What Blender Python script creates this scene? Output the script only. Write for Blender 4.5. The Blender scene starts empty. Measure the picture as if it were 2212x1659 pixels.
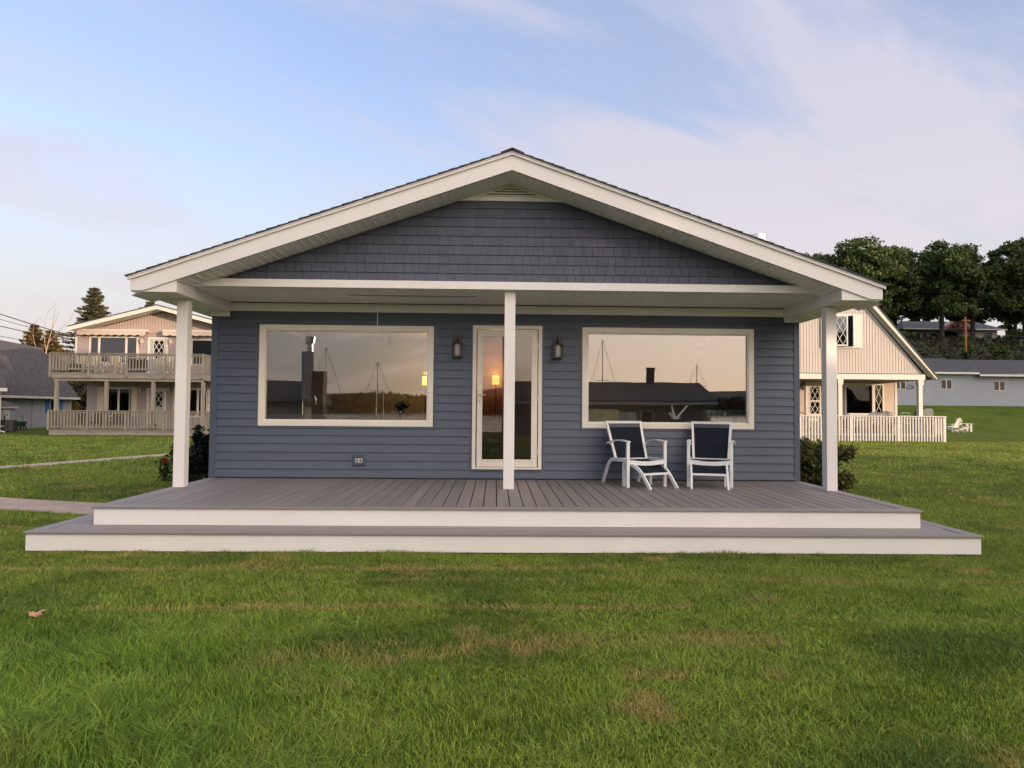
import bpy, math, random
import numpy as np
from mathutils import Vector, Matrix

# ------------------------------------------------------------------ camera, world, sun
sc = bpy.context.scene
COL = sc.collection
random.seed(7); RNG = np.random.default_rng(7)

YAW, PIT, ROLL, EYE = math.radians(1.307), math.radians(1.97), 0.0085, 1.5
cd = bpy.data.cameras.new("camera"); cam = bpy.data.objects.new("camera", cd); COL.objects.link(cam)
cd.sensor_width = 36.0; cd.lens = 36.0 * 1534 / 2212; cd.clip_start = 0.05; cd.clip_end = 6000
cam.matrix_world = (Matrix.Translation((0, 0, EYE)) @ Matrix.Rotation(-YAW, 4, 'Z')
                    @ Matrix.Rotation(math.pi / 2 + PIT, 4, 'X') @ Matrix.Rotation(ROLL, 4, 'Z'))
sc.camera = cam

SUN_EL = math.radians(4.5)
SUN_DIR = Vector((0.77 * math.cos(SUN_EL), -0.64 * math.cos(SUN_EL), math.sin(SUN_EL))).normalized()   # towards the sun
SUN_ROT = math.atan2(SUN_DIR.x, SUN_DIR.y)
w = bpy.data.worlds.new("World"); sc.world = w; w.use_nodes = True
nt = w.node_tree; N = nt.nodes; L = nt.links
bg = N['Background']; bg.inputs['Strength'].default_value = 0.12
sky = N.new('ShaderNodeTexSky'); sky.sky_type = 'NISHITA'; sky.sun_disc = False
sky.sun_elevation = SUN_EL; sky.sun_rotation = SUN_ROT
sky.air_density = 1.1; sky.dust_density = 0.6; sky.ozone_density = 2.2
tc = N.new('ShaderNodeTexCoord')
def node(t, **k):
    n = N.new(t)
    for a, b in k.items(): setattr(n, a, b)
    return n
def vm(op, a, b=None):
    n = node('ShaderNodeVectorMath', operation=op); L.new(a, n.inputs[0])
    if b is not None:
        if isinstance(b, (tuple, list)): n.inputs[1].default_value = b
        else: L.new(b, n.inputs[1])
    return n
def mt(op, a, b=None, clamp=False):
    n = node('ShaderNodeMath', operation=op, use_clamp=clamp)
    for i, q in enumerate((a, b)):
        if q is None: continue
        if isinstance(q, (int, float)): n.inputs[i].default_value = q
        else: L.new(q, n.inputs[i])
    return n.outputs[0]
sep = node('ShaderNodeSeparateXYZ'); L.new(tc.outputs['Generated'], sep.inputs[0])
zc = mt('MAXIMUM', sep.outputs[2], 0.0)
den = mt('ADD', zc, 0.22)
px = mt('DIVIDE', sep.outputs[0], den); py = mt('DIVIDE', sep.outputs[1], den)
comb = node('ShaderNodeCombineXYZ'); L.new(px, comb.inputs[0]); L.new(py, comb.inputs[1])
mp = node('ShaderNodeMapping'); L.new(comb.outputs[0], mp.inputs[0])
mp.inputs['Rotation'].default_value = (0, 0, math.radians(-31)); mp.inputs['Location'].default_value = (0.4, 0.35, 0)
mp2 = node('ShaderNodeMapping'); L.new(mp.outputs[0], mp2.inputs[0]); mp2.inputs['Scale'].default_value = (0.42, 1.15, 1)
nz = node('ShaderNodeTexNoise'); L.new(mp2.outputs[0], nz.inputs['Vector'])
nz.inputs['Scale'].default_value = 1.7; nz.inputs['Detail'].default_value = 7; nz.inputs['Roughness'].default_value = 0.56; nz.inputs['Distortion'].default_value = 0.55
mr = node('ShaderNodeMapRange', interpolation_type='SMOOTHSTEP'); L.new(nz.outputs[0], mr.inputs[0])
mr.inputs[1].default_value = 0.40; mr.inputs[2].default_value = 0.64; mr.inputs[3].default_value = 0.0; mr.inputs[4].default_value = 0.9
# more cloud to the right of the view, thin veil everywhere
side = mt('MULTIPLY', sep.outputs[0], 0.85); side = mt('MAXIMUM', mt('ADD', side, 0.80, True), 0.62)
cm = mt('MULTIPLY', mr.outputs[0], side)
veil = mt('ADD', cm, mt('MULTIPLY', side, 0.40), True)
def cmix(f, a_, b_):
    n = node('ShaderNodeMix', data_type='RGBA')
    if isinstance(f, (int, float)): n.inputs[0].default_value = f
    else: L.new(f, n.inputs[0])
    for q, v in ((6, a_), (7, b_)):
        if isinstance(v, tuple): n.inputs[q].default_value = (*v, 1)
        else: L.new(v, n.inputs[q])
    return n.outputs[2]
# cloud colour: warmer low, cooler high; the clouds on the sunset side behind the viewer glow
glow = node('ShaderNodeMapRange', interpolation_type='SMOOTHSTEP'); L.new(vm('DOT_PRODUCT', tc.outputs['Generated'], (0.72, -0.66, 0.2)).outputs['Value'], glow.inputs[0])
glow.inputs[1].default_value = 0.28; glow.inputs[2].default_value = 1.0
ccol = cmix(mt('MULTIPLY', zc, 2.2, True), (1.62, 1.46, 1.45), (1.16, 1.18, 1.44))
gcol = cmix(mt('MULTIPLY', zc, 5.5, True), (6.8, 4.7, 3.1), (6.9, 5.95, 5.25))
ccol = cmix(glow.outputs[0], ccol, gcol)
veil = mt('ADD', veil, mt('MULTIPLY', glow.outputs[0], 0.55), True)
haze_f = node('ShaderNodeMapRange', interpolation_type='SMOOTHSTEP'); L.new(zc, haze_f.inputs[0])
haze_f.inputs[1].default_value = 0.42; haze_f.inputs[2].default_value = 0.03; haze_f.inputs[3].default_value = 0.0; haze_f.inputs[4].default_value = 0.94
hf = mt('MULTIPLY', haze_f.outputs[0], mt('SUBTRACT', 1.0, glow.outputs[0], True))
base = cmix(hf, vm('MULTIPLY', sky.outputs[0], (1.04, 0.88, 1.02)).outputs[0], (1.30, 1.25, 1.16))
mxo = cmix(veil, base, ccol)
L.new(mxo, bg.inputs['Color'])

sd = bpy.data.lights.new("sun", 'SUN'); sd.energy = 1.05; sd.angle = math.radians(0.7); sd.color = (1.0, 0.71, 0.48)
sun = bpy.data.objects.new("sun", sd); COL.objects.link(sun); sun.location = (30, -20, 30)
sun.rotation_euler = SUN_DIR.to_track_quat('Z', 'Y').to_euler()

sc.view_settings.view_transform = 'Standard'; sc.view_settings.look = 'None'
sc.view_settings.exposure = 2.2; sc.view_settings.gamma = 1.0; sc.view_settings.use_curve_mapping = False
sc.render.engine = 'CYCLES'; sc.cycles.use_denoising = True
sc.cycles.max_bounces = 8; sc.cycles.transparent_max_bounces = 12; sc.cycles.sample_clamp_indirect = 6

# ------------------------------------------------------------------ helpers
OFF = {}
def srgb(r, g, b):
    f = lambda c: (c / 255 / 12.92) if c <= 10 else ((c / 255 + 0.055) / 1.055) ** 2.4
    return (f(r), f(g), f(b))

def mat(name, col, rough=0.6, var=0.12, scale=4.0, bump=0.0, bscale=60.0, metal=0.0, spec=0.5, stretch=(1, 1, 1), col2=None, emit=None, estr=0, isl=0):
    m = bpy.data.materials.new(name); m.use_nodes = True
    nt = m.node_tree; p = nt.nodes['Principled BSDF']; ln = nt.links
    p.inputs['Roughness'].default_value = rough; p.inputs['Metallic'].default_value = metal
    p.inputs['Specular IOR Level'].default_value = spec
    t = nt.nodes.new('ShaderNodeTexCoord'); mpn = nt.nodes.new('ShaderNodeMapping'); ln.new(t.outputs['Object'], mpn.inputs[0])
    mpn.inputs['Scale'].default_value = stretch
    n = nt.nodes.new('ShaderNodeTexNoise'); n.inputs['Scale'].default_value = scale; n.inputs['Detail'].default_value = 6; n.inputs['Roughness'].default_value = 0.65
    ln.new(mpn.outputs[0], n.inputs['Vector'])
    mix = nt.nodes.new('ShaderNodeMix'); mix.data_type = 'RGBA'
    r = nt.nodes.new('ShaderNodeMapRange'); r.inputs[1].default_value = 0.3; r.inputs[2].default_value = 0.7
    ln.new(n.outputs[0], r.inputs[0]); ln.new(r.outputs[0], mix.inputs[0])
    c2 = col2 if col2 else tuple(c * (1 - var * 2) for c in col)
    mix.inputs[6].default_value = (*c2, 1); mix.inputs[7].default_value = (*[min(1, c * (1 + (0 if col2 else var))) for c in col], 1)
    bc = mix.outputs[2]
    if isl:          # every board / shake its own slight tone
        g = nt.nodes.new('ShaderNodeNewGeometry'); mr_ = nt.nodes.new('ShaderNodeMapRange'); mr_.inputs[3].default_value = 1 - isl; mr_.inputs[4].default_value = 1 + isl
        ln.new(g.outputs['Random Per Island'], mr_.inputs[0]); vmx = nt.nodes.new('ShaderNodeVectorMath'); vmx.operation = 'SCALE'; ln.new(bc, vmx.inputs[0]); ln.new(mr_.outputs[0], vmx.inputs['Scale']); bc = vmx.outputs[0]
    ln.new(bc, p.inputs['Base Color'])
    if bump:
        b = nt.nodes.new('ShaderNodeBump'); b.inputs['Strength'].default_value = bump; b.inputs['Distance'].default_value = 0.01
        n2 = nt.nodes.new('ShaderNodeTexNoise'); n2.inputs['Scale'].default_value = bscale; n2.inputs['Detail'].default_value = 4
        ln.new(mpn.outputs[0], n2.inputs['Vector']); ln.new(n2.outputs[0], b.inputs['Height']); ln.new(b.outputs[0], p.inputs['Normal'])
    if emit:
        p.inputs['Emission Color'].default_value = (*emit, 1); p.inputs['Emission Strength'].default_value = estr
    return m

def leafmat(name, cols, rough=0.6, trans=0.25, patch=None):
    """per-leaf random colour, some light through"""
    m = bpy.data.materials.new(name); m.use_nodes = True
    nt = m.node_tree; ln = nt.links; p = nt.nodes['Principled BSDF']; out = nt.nodes['Material Output']
    g = nt.nodes.new('ShaderNodeNewGeometry'); cr = nt.nodes.new('ShaderNodeValToRGB')
    ln.new(g.outputs['Random Per Island'], cr.inputs[0])
    el = cr.color_ramp.elements
    while len(el) < len(cols): el.new(0.5)
    for i, c in enumerate(cols): el[i].position = i / (len(cols) - 1); el[i].color = (*c, 1)
    colout = cr.outputs[0]
    if patch:
        t = nt.nodes.new('ShaderNodeTexCoord'); n = nt.nodes.new('ShaderNodeTexNoise'); n.inputs['Scale'].default_value = patch[1]
        ln.new(t.outputs['Object'], n.inputs['Vector'])
        r = nt.nodes.new('ShaderNodeMapRange'); r.inputs[1].default_value = patch[2]; r.inputs[2].default_value = patch[2] + .08; ln.new(n.outputs[0], r.inputs[0])
        mix = nt.nodes.new('ShaderNodeMix'); mix.data_type = 'RGBA'; ln.new(r.outputs[0], mix.inputs[0])
        ln.new(colout, mix.inputs[6]); mix.inputs[7].default_value = (*patch[0], 1); colout = mix.outputs[2]
    ln.new(colout, p.inputs['Base Color']); p.inputs['Roughness'].default_value = rough; p.inputs['Specular IOR Level'].default_value = 0.3
    tr = nt.nodes.new('ShaderNodeBsdfTranslucent'); ln.new(colout, tr.inputs[0])
    ms = nt.nodes.new('ShaderNodeMixShader'); ms.inputs[0].default_value = trans
    ln.new(p.outputs[0], ms.inputs[1]); ln.new(tr.outputs[0], ms.inputs[2]); ln.new(ms.outputs[0], out.inputs['Surface'])
    return m

def glassmat(name, tint=(0.9, 0.93, 0.92), refl=0.30, dark=0.0, gl=(1, 1, 1)):
    m = bpy.data.materials.new(name); m.use_nodes = True
    nt = m.node_tree; ln = nt.links; nt.nodes.remove(nt.nodes['Principled BSDF']); out = nt.nodes['Material Output']
    tr = nt.nodes.new('ShaderNodeBsdfTransparent'); tr.inputs[0].default_value = (*tint, 1)
    gs = nt.nodes.new('ShaderNodeBsdfGlossy'); gs.inputs['Roughness'].default_value = 0.0; gs.inputs['Color'].default_value = (*gl, 1)
    fr = nt.nodes.new('ShaderNodeFresnel'); fr.inputs[0].default_value = 1.5
    ad = nt.nodes.new('ShaderNodeMath'); ad.operation = 'ADD'; ad.use_clamp = True; ad.inputs[1].default_value = refl
    ln.new(fr.outputs[0], ad.inputs[0])
    t = nt.nodes.new('ShaderNodeTexCoord'); n = nt.nodes.new('ShaderNodeTexNoise'); n.inputs['Scale'].default_value = 0.9; n.inputs['Detail'].default_value = 1
    ln.new(t.outputs['Object'], n.inputs['Vector'])
    b = nt.nodes.new('ShaderNodeBump'); b.inputs['Strength'].default_value = 0.05; b.inputs['Distance'].default_value = 0.02
    ln.new(n.outputs[0], b.inputs['Height']); ln.new(b.outputs[0], gs.inputs['Normal'])
    ms = nt.nodes.new('ShaderNodeMixShader'); ln.new(ad.outputs[0], ms.inputs[0]); ln.new(tr.outputs[0], ms.inputs[1]); ln.new(gs.outputs[0], ms.inputs[2])
    ln.new(ms.outputs[0], out.inputs['Surface'])
    return m

class MB:
    """collects polygons; build() links them as ONE mesh object"""
    def __init__(s): s.v = []; s.f = []; s.mi = []
    def face(s, pts, mi=0):
        i = len(s.v); s.v += [tuple(p) for p in pts]; s.f.append(tuple(range(i, i + len(pts)))); s.mi.append(mi); return s
    def hexa(s, p, mi=0):
        """8 corners: bottom ring 0-3, top ring 4-7"""
        i = len(s.v); s.v += [tuple(q) for q in p]
        for f in ((3, 2, 1, 0), (4, 5, 6, 7), (0, 1, 5, 4), (1, 2, 6, 5), (2, 3, 7, 6), (3, 0, 4, 7)):
            s.f.append(tuple(i + k for k in f)); s.mi.append(mi)
        return s
    def box(s, x0, x1, y0, y1, z0, z1, mi=0):
        return s.hexa([(x0, y0, z0), (x1, y0, z0), (x1, y1, z0), (x0, y1, z0), (x0, y0, z1), (x1, y0, z1), (x1, y1, z1), (x0, y1, z1)], mi)
    def bar(s, a, b, w, h=None, up=(0, 0, 1), mi=0):
        h = h or w; a = Vector(a); b = Vector(b); d = (b - a).normalized(); u = Vector(up)
        if abs(d.dot(u)) > 0.98: u = Vector((0, 1, 0))
        r = d.cross(u).normalized(); t = r.cross(d).normalized(); r *= w / 2; t *= h / 2
        return s.hexa([a - r - t, a + r - t, b + r - t, b - r - t, a - r + t, a + r + t, b + r + t, b - r + t], mi)
    def path(s, pts, w, h, up=(1, 0, 0), mi=0):
        """continuous rectangular section swept along pts"""
        P = [Vector(p) for p in pts]; u = Vector(up); rings = []
        for k, p in enumerate(P):
            d = ((P[min(k + 1, len(P) - 1)] - P[max(k - 1, 0)])).normalized()
            t = u; r = d.cross(t).normalized()
            rings.append([p - t * w / 2 - r * h / 2, p + t * w / 2 - r * h / 2, p + t * w / 2 + r * h / 2, p - t * w / 2 + r * h / 2])
        i = len(s.v)
        for r in rings: s.v += [tuple(q) for q in r]
        for k in range(len(rings) - 1):
            for j in range(4):
                a = i + k * 4 + j; b = i + k * 4 + (j + 1) % 4
                s.f.append((a, b, b + 4, a + 4)); s.mi.append(mi)
        s.f.append((i + 3, i + 2, i + 1, i)); s.mi.append(mi)
        e = i + 4 * (len(rings) - 1); s.f.append((e, e + 1, e + 2, e + 3)); s.mi.append(mi)
        return s
    def tube(s, pts, r, n=8, mi=0, cap=True):
        P = [Vector(p) for p in pts]; R = r if isinstance(r, (list, tuple)) else [r] * len(P); i = len(s.v)
        for k, p in enumerate(P):
            d = (P[min(k + 1, len(P) - 1)] - P[max(k - 1, 0)]).normalized()
            u = Vector((0, 0, 1)) if abs(d.z) < 0.9 else Vector((1, 0, 0))
            a = d.cross(u).normalized(); b = a.cross(d).normalized()
            for j in range(n):
                th = 2 * math.pi * j / n; s.v.append(tuple(p + (a * math.cos(th) + b * math.sin(th)) * R[k]))
        for k in range(len(P) - 1):
            for j in range(n):
                a = i + k * n + j; b = i + k * n + (j + 1) % n
                s.f.append((a, a + n, b + n, b)); s.mi.append(mi)
        if cap:
            s.f.append(tuple(i + j for j in range(n))); s.mi.append(mi)
            e = i + (len(P) - 1) * n; s.f.append(tuple(e + j for j in reversed(range(n)))); s.mi.append(mi)
        return s
    def prism(s, poly, axis, a, b, mi=0):
        """poly: 2D list; axis 'y': (x,z) extruded in y; 'x': (y,z) in x; 'z': (x,y) in z"""
        def P(q, t): return (q[0], t, q[1]) if axis == 'y' else ((t, q[0], q[1]) if axis == 'x' else (q[0], q[1], t))
        n = len(poly); i = len(s.v); s.v += [P(q, a) for q in poly] + [P(q, b) for q in poly]
        s.f.append(tuple(i + k for k in range(n))); s.f.append(tuple(i + n + k for k in reversed(range(n)))); s.mi += [mi, mi]
        for k in range(n):
            s.f.append((i + k, i + n + k, i + n + (k + 1) % n, i + (k + 1) % n)); s.mi.append(mi)
        return s
    def lathe(s, cx, cy, prof, n=16, mi=0):
        i = len(s.v)
        for r, z in prof:
            for j in range(n):
                th = 2 * math.pi * j / n; s.v.append((cx + r * math.cos(th), cy + r * math.sin(th), z))
        for k in range(len(prof) - 1):
            for j in range(n):
                a = i + k * n + j; b = i + k * n + (j + 1) % n; s.f.append((a, b, b + n, a + n)); s.mi.append(mi)
        return s
    def build(s, name, m, parent=None, bevel=0, smooth=False):
        off = Vector(OFF.get(parent.name, (0, 0, 0))) if parent else Vector((0, 0, 0))
        me = bpy.data.meshes.new(name)
        me.from_pydata([tuple(Vector(v) - off) for v in s.v], [], s.f)
        for q in (m if isinstance(m, (list, tuple)) else [m]): me.materials.append(q)
        if any(s.mi): me.polygons.foreach_set('material_index', s.mi)
        bmf(me)
        if smooth: me.polygons.foreach_set('use_smooth', [True] * len(me.polygons))
        me.update()
        o = bpy.data.objects.new(name, me); COL.objects.link(o)
        if parent: o.parent = parent; OFF[o.name] = tuple(off)
        if bevel:
            b = o.modifiers.new('bevel', 'BEVEL'); b.width = bevel; b.segments = 2; b.limit_method = 'ANGLE'
        return o
import bmesh
def bmf(me):
    b = bmesh.new(); b.from_mesh(me); bmesh.ops.recalc_face_normals(b, faces=b.faces); b.to_mesh(me); b.free()

def tag(o, label=None, cat=None, group=None, kind=None):
    for k, v in (('label', label), ('category', cat), ('group', group), ('kind', kind)):
        if v: o[k] = v
    return o
def thing(name, loc, label, cat, group=None, rz=0):
    o = bpy.data.objects.new(name, None); COL.objects.link(o); o.location = loc; o.rotation_euler.z = rz
    o.empty_display_size = 0.2
    OFF[o.name] = (0, 0, 0) if rz else tuple(loc)      # rotated things are modelled in local coordinates
    return tag(o, label, cat, group)
def local(name, label, cat, group=None):
    o = thing(name, (0, 0, 0), label, cat, group); return o
def copy_tree(o, parent=None):
    c = o.copy(); COL.objects.link(c); c.parent = parent
    for ch in list(o.children): copy_tree(ch, c)
    return c
def place(o, loc, rz=0, label=None, scale=None):
    o.location = loc; o.rotation_euler.z = rz
    if label: o['label'] = label
    if scale: o.scale = (scale,) * 3 if isinstance(scale, (int, float)) else scale
    return o

def quadcloud(name, C, S, m, parent=None, aspect=1.6, upbias=0.0, off=(0, 0, 0), D=None):
    """one mesh of many small leaf quads. C centres (N,3), S sizes (N,), D optional long-axis directions"""
    n = len(C)
    a = RNG.normal(size=(n, 3)) if D is None else D + RNG.normal(size=(n, 3)) * 0.25
    a /= np.linalg.norm(a, axis=1)[:, None]
    b = RNG.normal(size=(n, 3)); b[:, 2] *= (1 - upbias)
    b = np.cross(a, b); b /= np.linalg.norm(b, axis=1)[:, None] + 1e-9
    a = a * (S * aspect / 2)[:, None]; b = b * (S / 2)[:, None]
    C = C - np.array(OFF.get(parent.name, (0, 0, 0)) if parent else off)
    V = np.stack([C - a, C - 0.1 * a + b, C + a, C - 0.1 * a - b], 1).reshape(-1, 3)
    me = bpy.data.meshes.new(name); me.vertices.add(4 * n); me.vertices.foreach_set('co', V.astype(np.float32).ravel())
    me.loops.add(4 * n); me.loops.foreach_set('vertex_index', np.arange(4 * n, dtype=np.int32))
    me.polygons.add(n); me.polygons.foreach_set('loop_start', np.arange(0, 4 * n, 4, dtype=np.int32))
    me.materials.append(m); me.update(calc_edges=True); me.validate()
    o = bpy.data.objects.new(name, me); COL.objects.link(o)
    if parent: o.parent = parent; OFF[o.name] = OFF.get(parent.name, (0, 0, 0))
    return o

def splits(lo, hi, cuts):
    c = sorted({lo, hi, *[k for k in cuts if lo < k < hi]}); return list(zip(c[:-1], c[1:]))
def siding(mb, x0, x1, z0, z1, y, e, holes=(), prot=0.019, top=None, vert='y', sgn=-1):
    """lapped boards on a wall facing -y (or along x when vert=='x'); holes = (x0,x1,z0,z1); top(x)=max z"""
    def P(x, d, z): return (x, y + sgn * d, z) if vert == 'y' else (y + sgn * d, x, z)
    k = 0; z = z0
    while z < z1 - 1e-6:
        zt = min(z + e, z1)
        for (a, b) in splits(z, zt, [h for H in holes for h in H[2:]]):
            mid = (a + b) / 2
            hs = sorted((H[0], H[1]) for H in holes if H[2] < mid < H[3])
            xs = []; cur = x0
            for h0, h1 in hs:
                if h0 > cur: xs.append((cur, h0))
                cur = max(cur, h1)
            if cur < x1: xs.append((cur, x1))
            da = prot * (1 - (a - z) / e) + 0.002; db = prot * (1 - (b - z) / e) + 0.002
            for (p, q) in xs:
                if a == z:
                    mb.face([P(p, 0.0, a), P(q, 0.0, a), P(q, 0.0, a + .011), P(p, 0.0, a + .011)]); a += .011
                    mb.face([P(p, da, a), P(q, da, a), P(q, db, b), P(p, db, b)]); mb.face([P(p, da, a), P(q, da, a), P(q, 0.0, a), P(p, 0.0, a)]); a -= .011
                    continue
                mb.face([P(p, da, a), P(q, da, a), P(q, db, b), P(p, db, b)])
        z = zt
def slab(mb, x0, x1, z0, z1, y0, y1, holes=(), vert='y', mi=0):
    """solid wall with rectangular holes"""
    xs = splits(x0, x1, [h for H in holes for h in H[:2]]); zs = splits(z0, z1, [h for H in holes for h in H[2:]])
    for a, b in xs:
        for c, d in zs:
            m1, m2 = (a + b) / 2, (c + d) / 2
            if any(H[0] < m1 < H[1] and H[2] < m2 < H[3] for H in holes): continue
            if vert == 'y': mb.box(a, b, y0, y1, c, d, mi)
            else: mb.box(y0, y1, a, b, c, d, mi)
def ring(mb, x0, x1, z0, z1, wd, y0, y1, mi=0, bottom=True):
    """picture-frame of four butted boards"""
    mb.box(x0, x0 + wd, y0, y1, z0, z1, mi); mb.box(x1 - wd, x1, y0, y1, z0, z1, mi)
    mb.box(x0 + wd, x1 - wd, y0, y1, z1 - wd, z1, mi)
    if bottom: mb.box(x0 + wd, x1 - wd, y0, y1, z0, z0 + wd, mi)
def lattice(mb, x0, x1, z0, z1, y, cw, ch, t=0.02):
    """diamond lattice bars clipped to the rectangle"""
    for s in (1, -1):
        k = -40
        while k < 40:
            # line through (x0 + k*cw, z0) with slope s*ch/cw
            pts = []
            bx = x0 + k * cw
            for zz in (z0, z1):
                xx = bx + s * (zz - z0) * cw / ch
                pts.append((xx, zz))
            (xa, za), (xb, zb) = pts
            if xa > xb: xa, za, xb, zb = xb, zb, xa, za
            k += 1
            if xb <= x0 or xa >= x1: continue
            if xa < x0: za = za + (zb - za) * (x0 - xa) / (xb - xa); xa = x0
            if xb > x1: zb = za + (zb - za) * (x1 - xa) / (xb - xa); xb = x1
            if xb - xa < 0.01: continue
            mb.bar((xa, y + s * 0.004, za), (xb, y + s * 0.004, zb), t, 0.012, up=(0, 1, 0)) if False else mb.bar((xa, y + s * 0.004, za), (xb, y + s * 0.004, zb), 0.012, t, up=Vector((-(zb - za), 0, xb - xa)).normalized())

# ------------------------------------------------------------------ materials
M = {}
M['siding'] = mat('blue_vinyl_siding', (0.074, 0.094, 0.136), 0.48, 0.06, 1.2, 0.15, 90, stretch=(0.3, 1, 6), isl=.035)
M['shake'] = mat('slate_shakes', (0.082, 0.090, 0.130), 0.6, 0.10, 3, 0.25, 60, stretch=(5, 1, 0.6), isl=.08)
M['trimblue'] = mat('blue_trim', (0.072, 0.09, 0.128), 0.45, 0.03)
M['white'] = mat('white_paint', (0.80, 0.765, 0.725), 0.42, 0.035, 1.3, 0.04, 25)
M['fascia'] = mat('fascia_metal', (0.78, 0.745, 0.705), 0.38, 0.03, 0.9, 0.12, 3)
M['soffit'] = mat('vinyl_soffit', (0.80, 0.78, 0.73), 0.5, 0.03, 2)
M['groove'] = mat('dark_groove', (0.04, 0.04, 0.04), 0.8, 0.1)
M['cream'] = mat('cream_trim', (0.78, 0.73, 0.64), 0.4, 0.03)
M['deckboard'] = mat('composite_decking', (0.225, 0.198, 0.186), 0.55, 0.10, 2.5, 0.35, 45, stretch=(8, 0.35, 8), isl=.09)
M['deckborder'] = mat('composite_border', (0.245, 0.215, 0.20), 0.5, 0.08, 2.5, 0.3, 45, stretch=(0.35, 6, 8))
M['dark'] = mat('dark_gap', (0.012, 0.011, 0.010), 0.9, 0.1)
M['shingle'] = mat('asphalt_shingle', (0.075, 0.078, 0.085), 0.9, 0.25, 14, 0.6, 160)
M['chair_white'] = mat('white_powder_coat', (0.76, 0.76, 0.75), 0.32, 0.02)
M['sling'] = mat('navy_sling', (0.009, 0.012, 0.024), 0.75, 0.12, 8, 0.4, 400, spec=.2)
M['black'] = mat('black_metal', (0.012, 0.012, 0.013), 0.4, 0.1)
M['steel'] = mat('stainless', (0.75, 0.74, 0.72), 0.22, 0.04, metal=1.0)
M['nickel'] = mat('nickel_handle', (0.55, 0.48, 0.38), 0.3, 0.05, metal=1.0)
M['glass'] = glassmat('window_glass', refl=0.075)
M['doorglass'] = glassmat('door_glass', refl=0.03, tint=(0.75, 0.75, 0.75))
M['farglass'] = glassmat('far_window_glass', refl=0.0, tint=(0.5, 0.5, 0.5), gl=(.4, .42, .46))
M['pathm'] = mat('concrete_path', (0.47, 0.35, 0.265), 0.9, 0.12, 3, 0.4, 60)
M['room'] = mat('room_wall', (0.30, 0.25, 0.20), 0.8, 0.05, 2)
M['pine'] = mat('knotty_pine', (0.19, 0.09, 0.04), 0.5, 0.2, 3, stretch=(1, 1, 0.2))
M['woodfloor'] = mat('wood_floor', (0.10, 0.06, 0.035), 0.4, 0.2, 3, stretch=(1, 8, 1))
M['bark'] = mat('bark', (0.055, 0.045, 0.036), 0.9, 0.3, 6, 0.8, 20, stretch=(4, 4, 0.6))
M['bulb'] = mat('lamp_shade', (0.9, 0.7, 0.3), 0.7, 0.0, emit=(1.0, 0.52, 0.07), estr=0.5)
# ------------------------------------------------------------------ terrain
def sstep(a, b, x): t = np.clip((x - a) / (b - a), 0, 1); return t * t * (3 - 2 * t)
def hgt(x, y):
    x = np.asarray(x, float); y = np.asarray(y, float)
    prof = np.interp(y, [57, 71, 84, 110, 125, 150, 190, 240, 700], [0, 2.2, 2.5, 9.4, 12.0, 15.8, 21.6, 23.5, 30])
    side = sstep(12, 30, x - (y - 57) * 0.10)
    back = -1.2 * sstep(14, 40, -y)
    s_ = x * .77 - y * .64; n_ = x * .64 + y * .77
    ridge = np.interp(n_, [62, 70, 100, 210, 320, 900], [0, 14, 22, 48, 54, 54]) * sstep(50, 100, s_) * (1 - sstep(150, 260, s_))  # unseen rise added off to the right to keep sun off the hill
    return prof * side + back + ridge
gx = np.concatenate([np.arange(-900, -60, 60.), np.arange(-60, 180, 3.0), np.arange(180, 330, 7.), np.arange(330, 1000, 60.)])
gy = np.concatenate([np.arange(-60, -6, 6.), np.arange(-6, 30, 3.0), np.arange(30, 250, 4.), np.arange(250, 1500, 80.)])
X, Y = np.meshgrid(gx, gy); Z = hgt(X, Y)
nx, ny = len(gx), len(gy)
me = bpy.data.meshes.new('lawn')
me.from_pydata(np.stack([X, Y, Z], -1).reshape(-1, 3).tolist(), [], [(j * nx + i, j * nx + i + 1, (j + 1) * nx + i + 1, (j + 1) * nx + i) for j in range(ny - 1) for i in range(nx - 1)])
me.polygons.foreach_set('use_smooth', [True] * len(me.polygons)); me.update()
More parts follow.
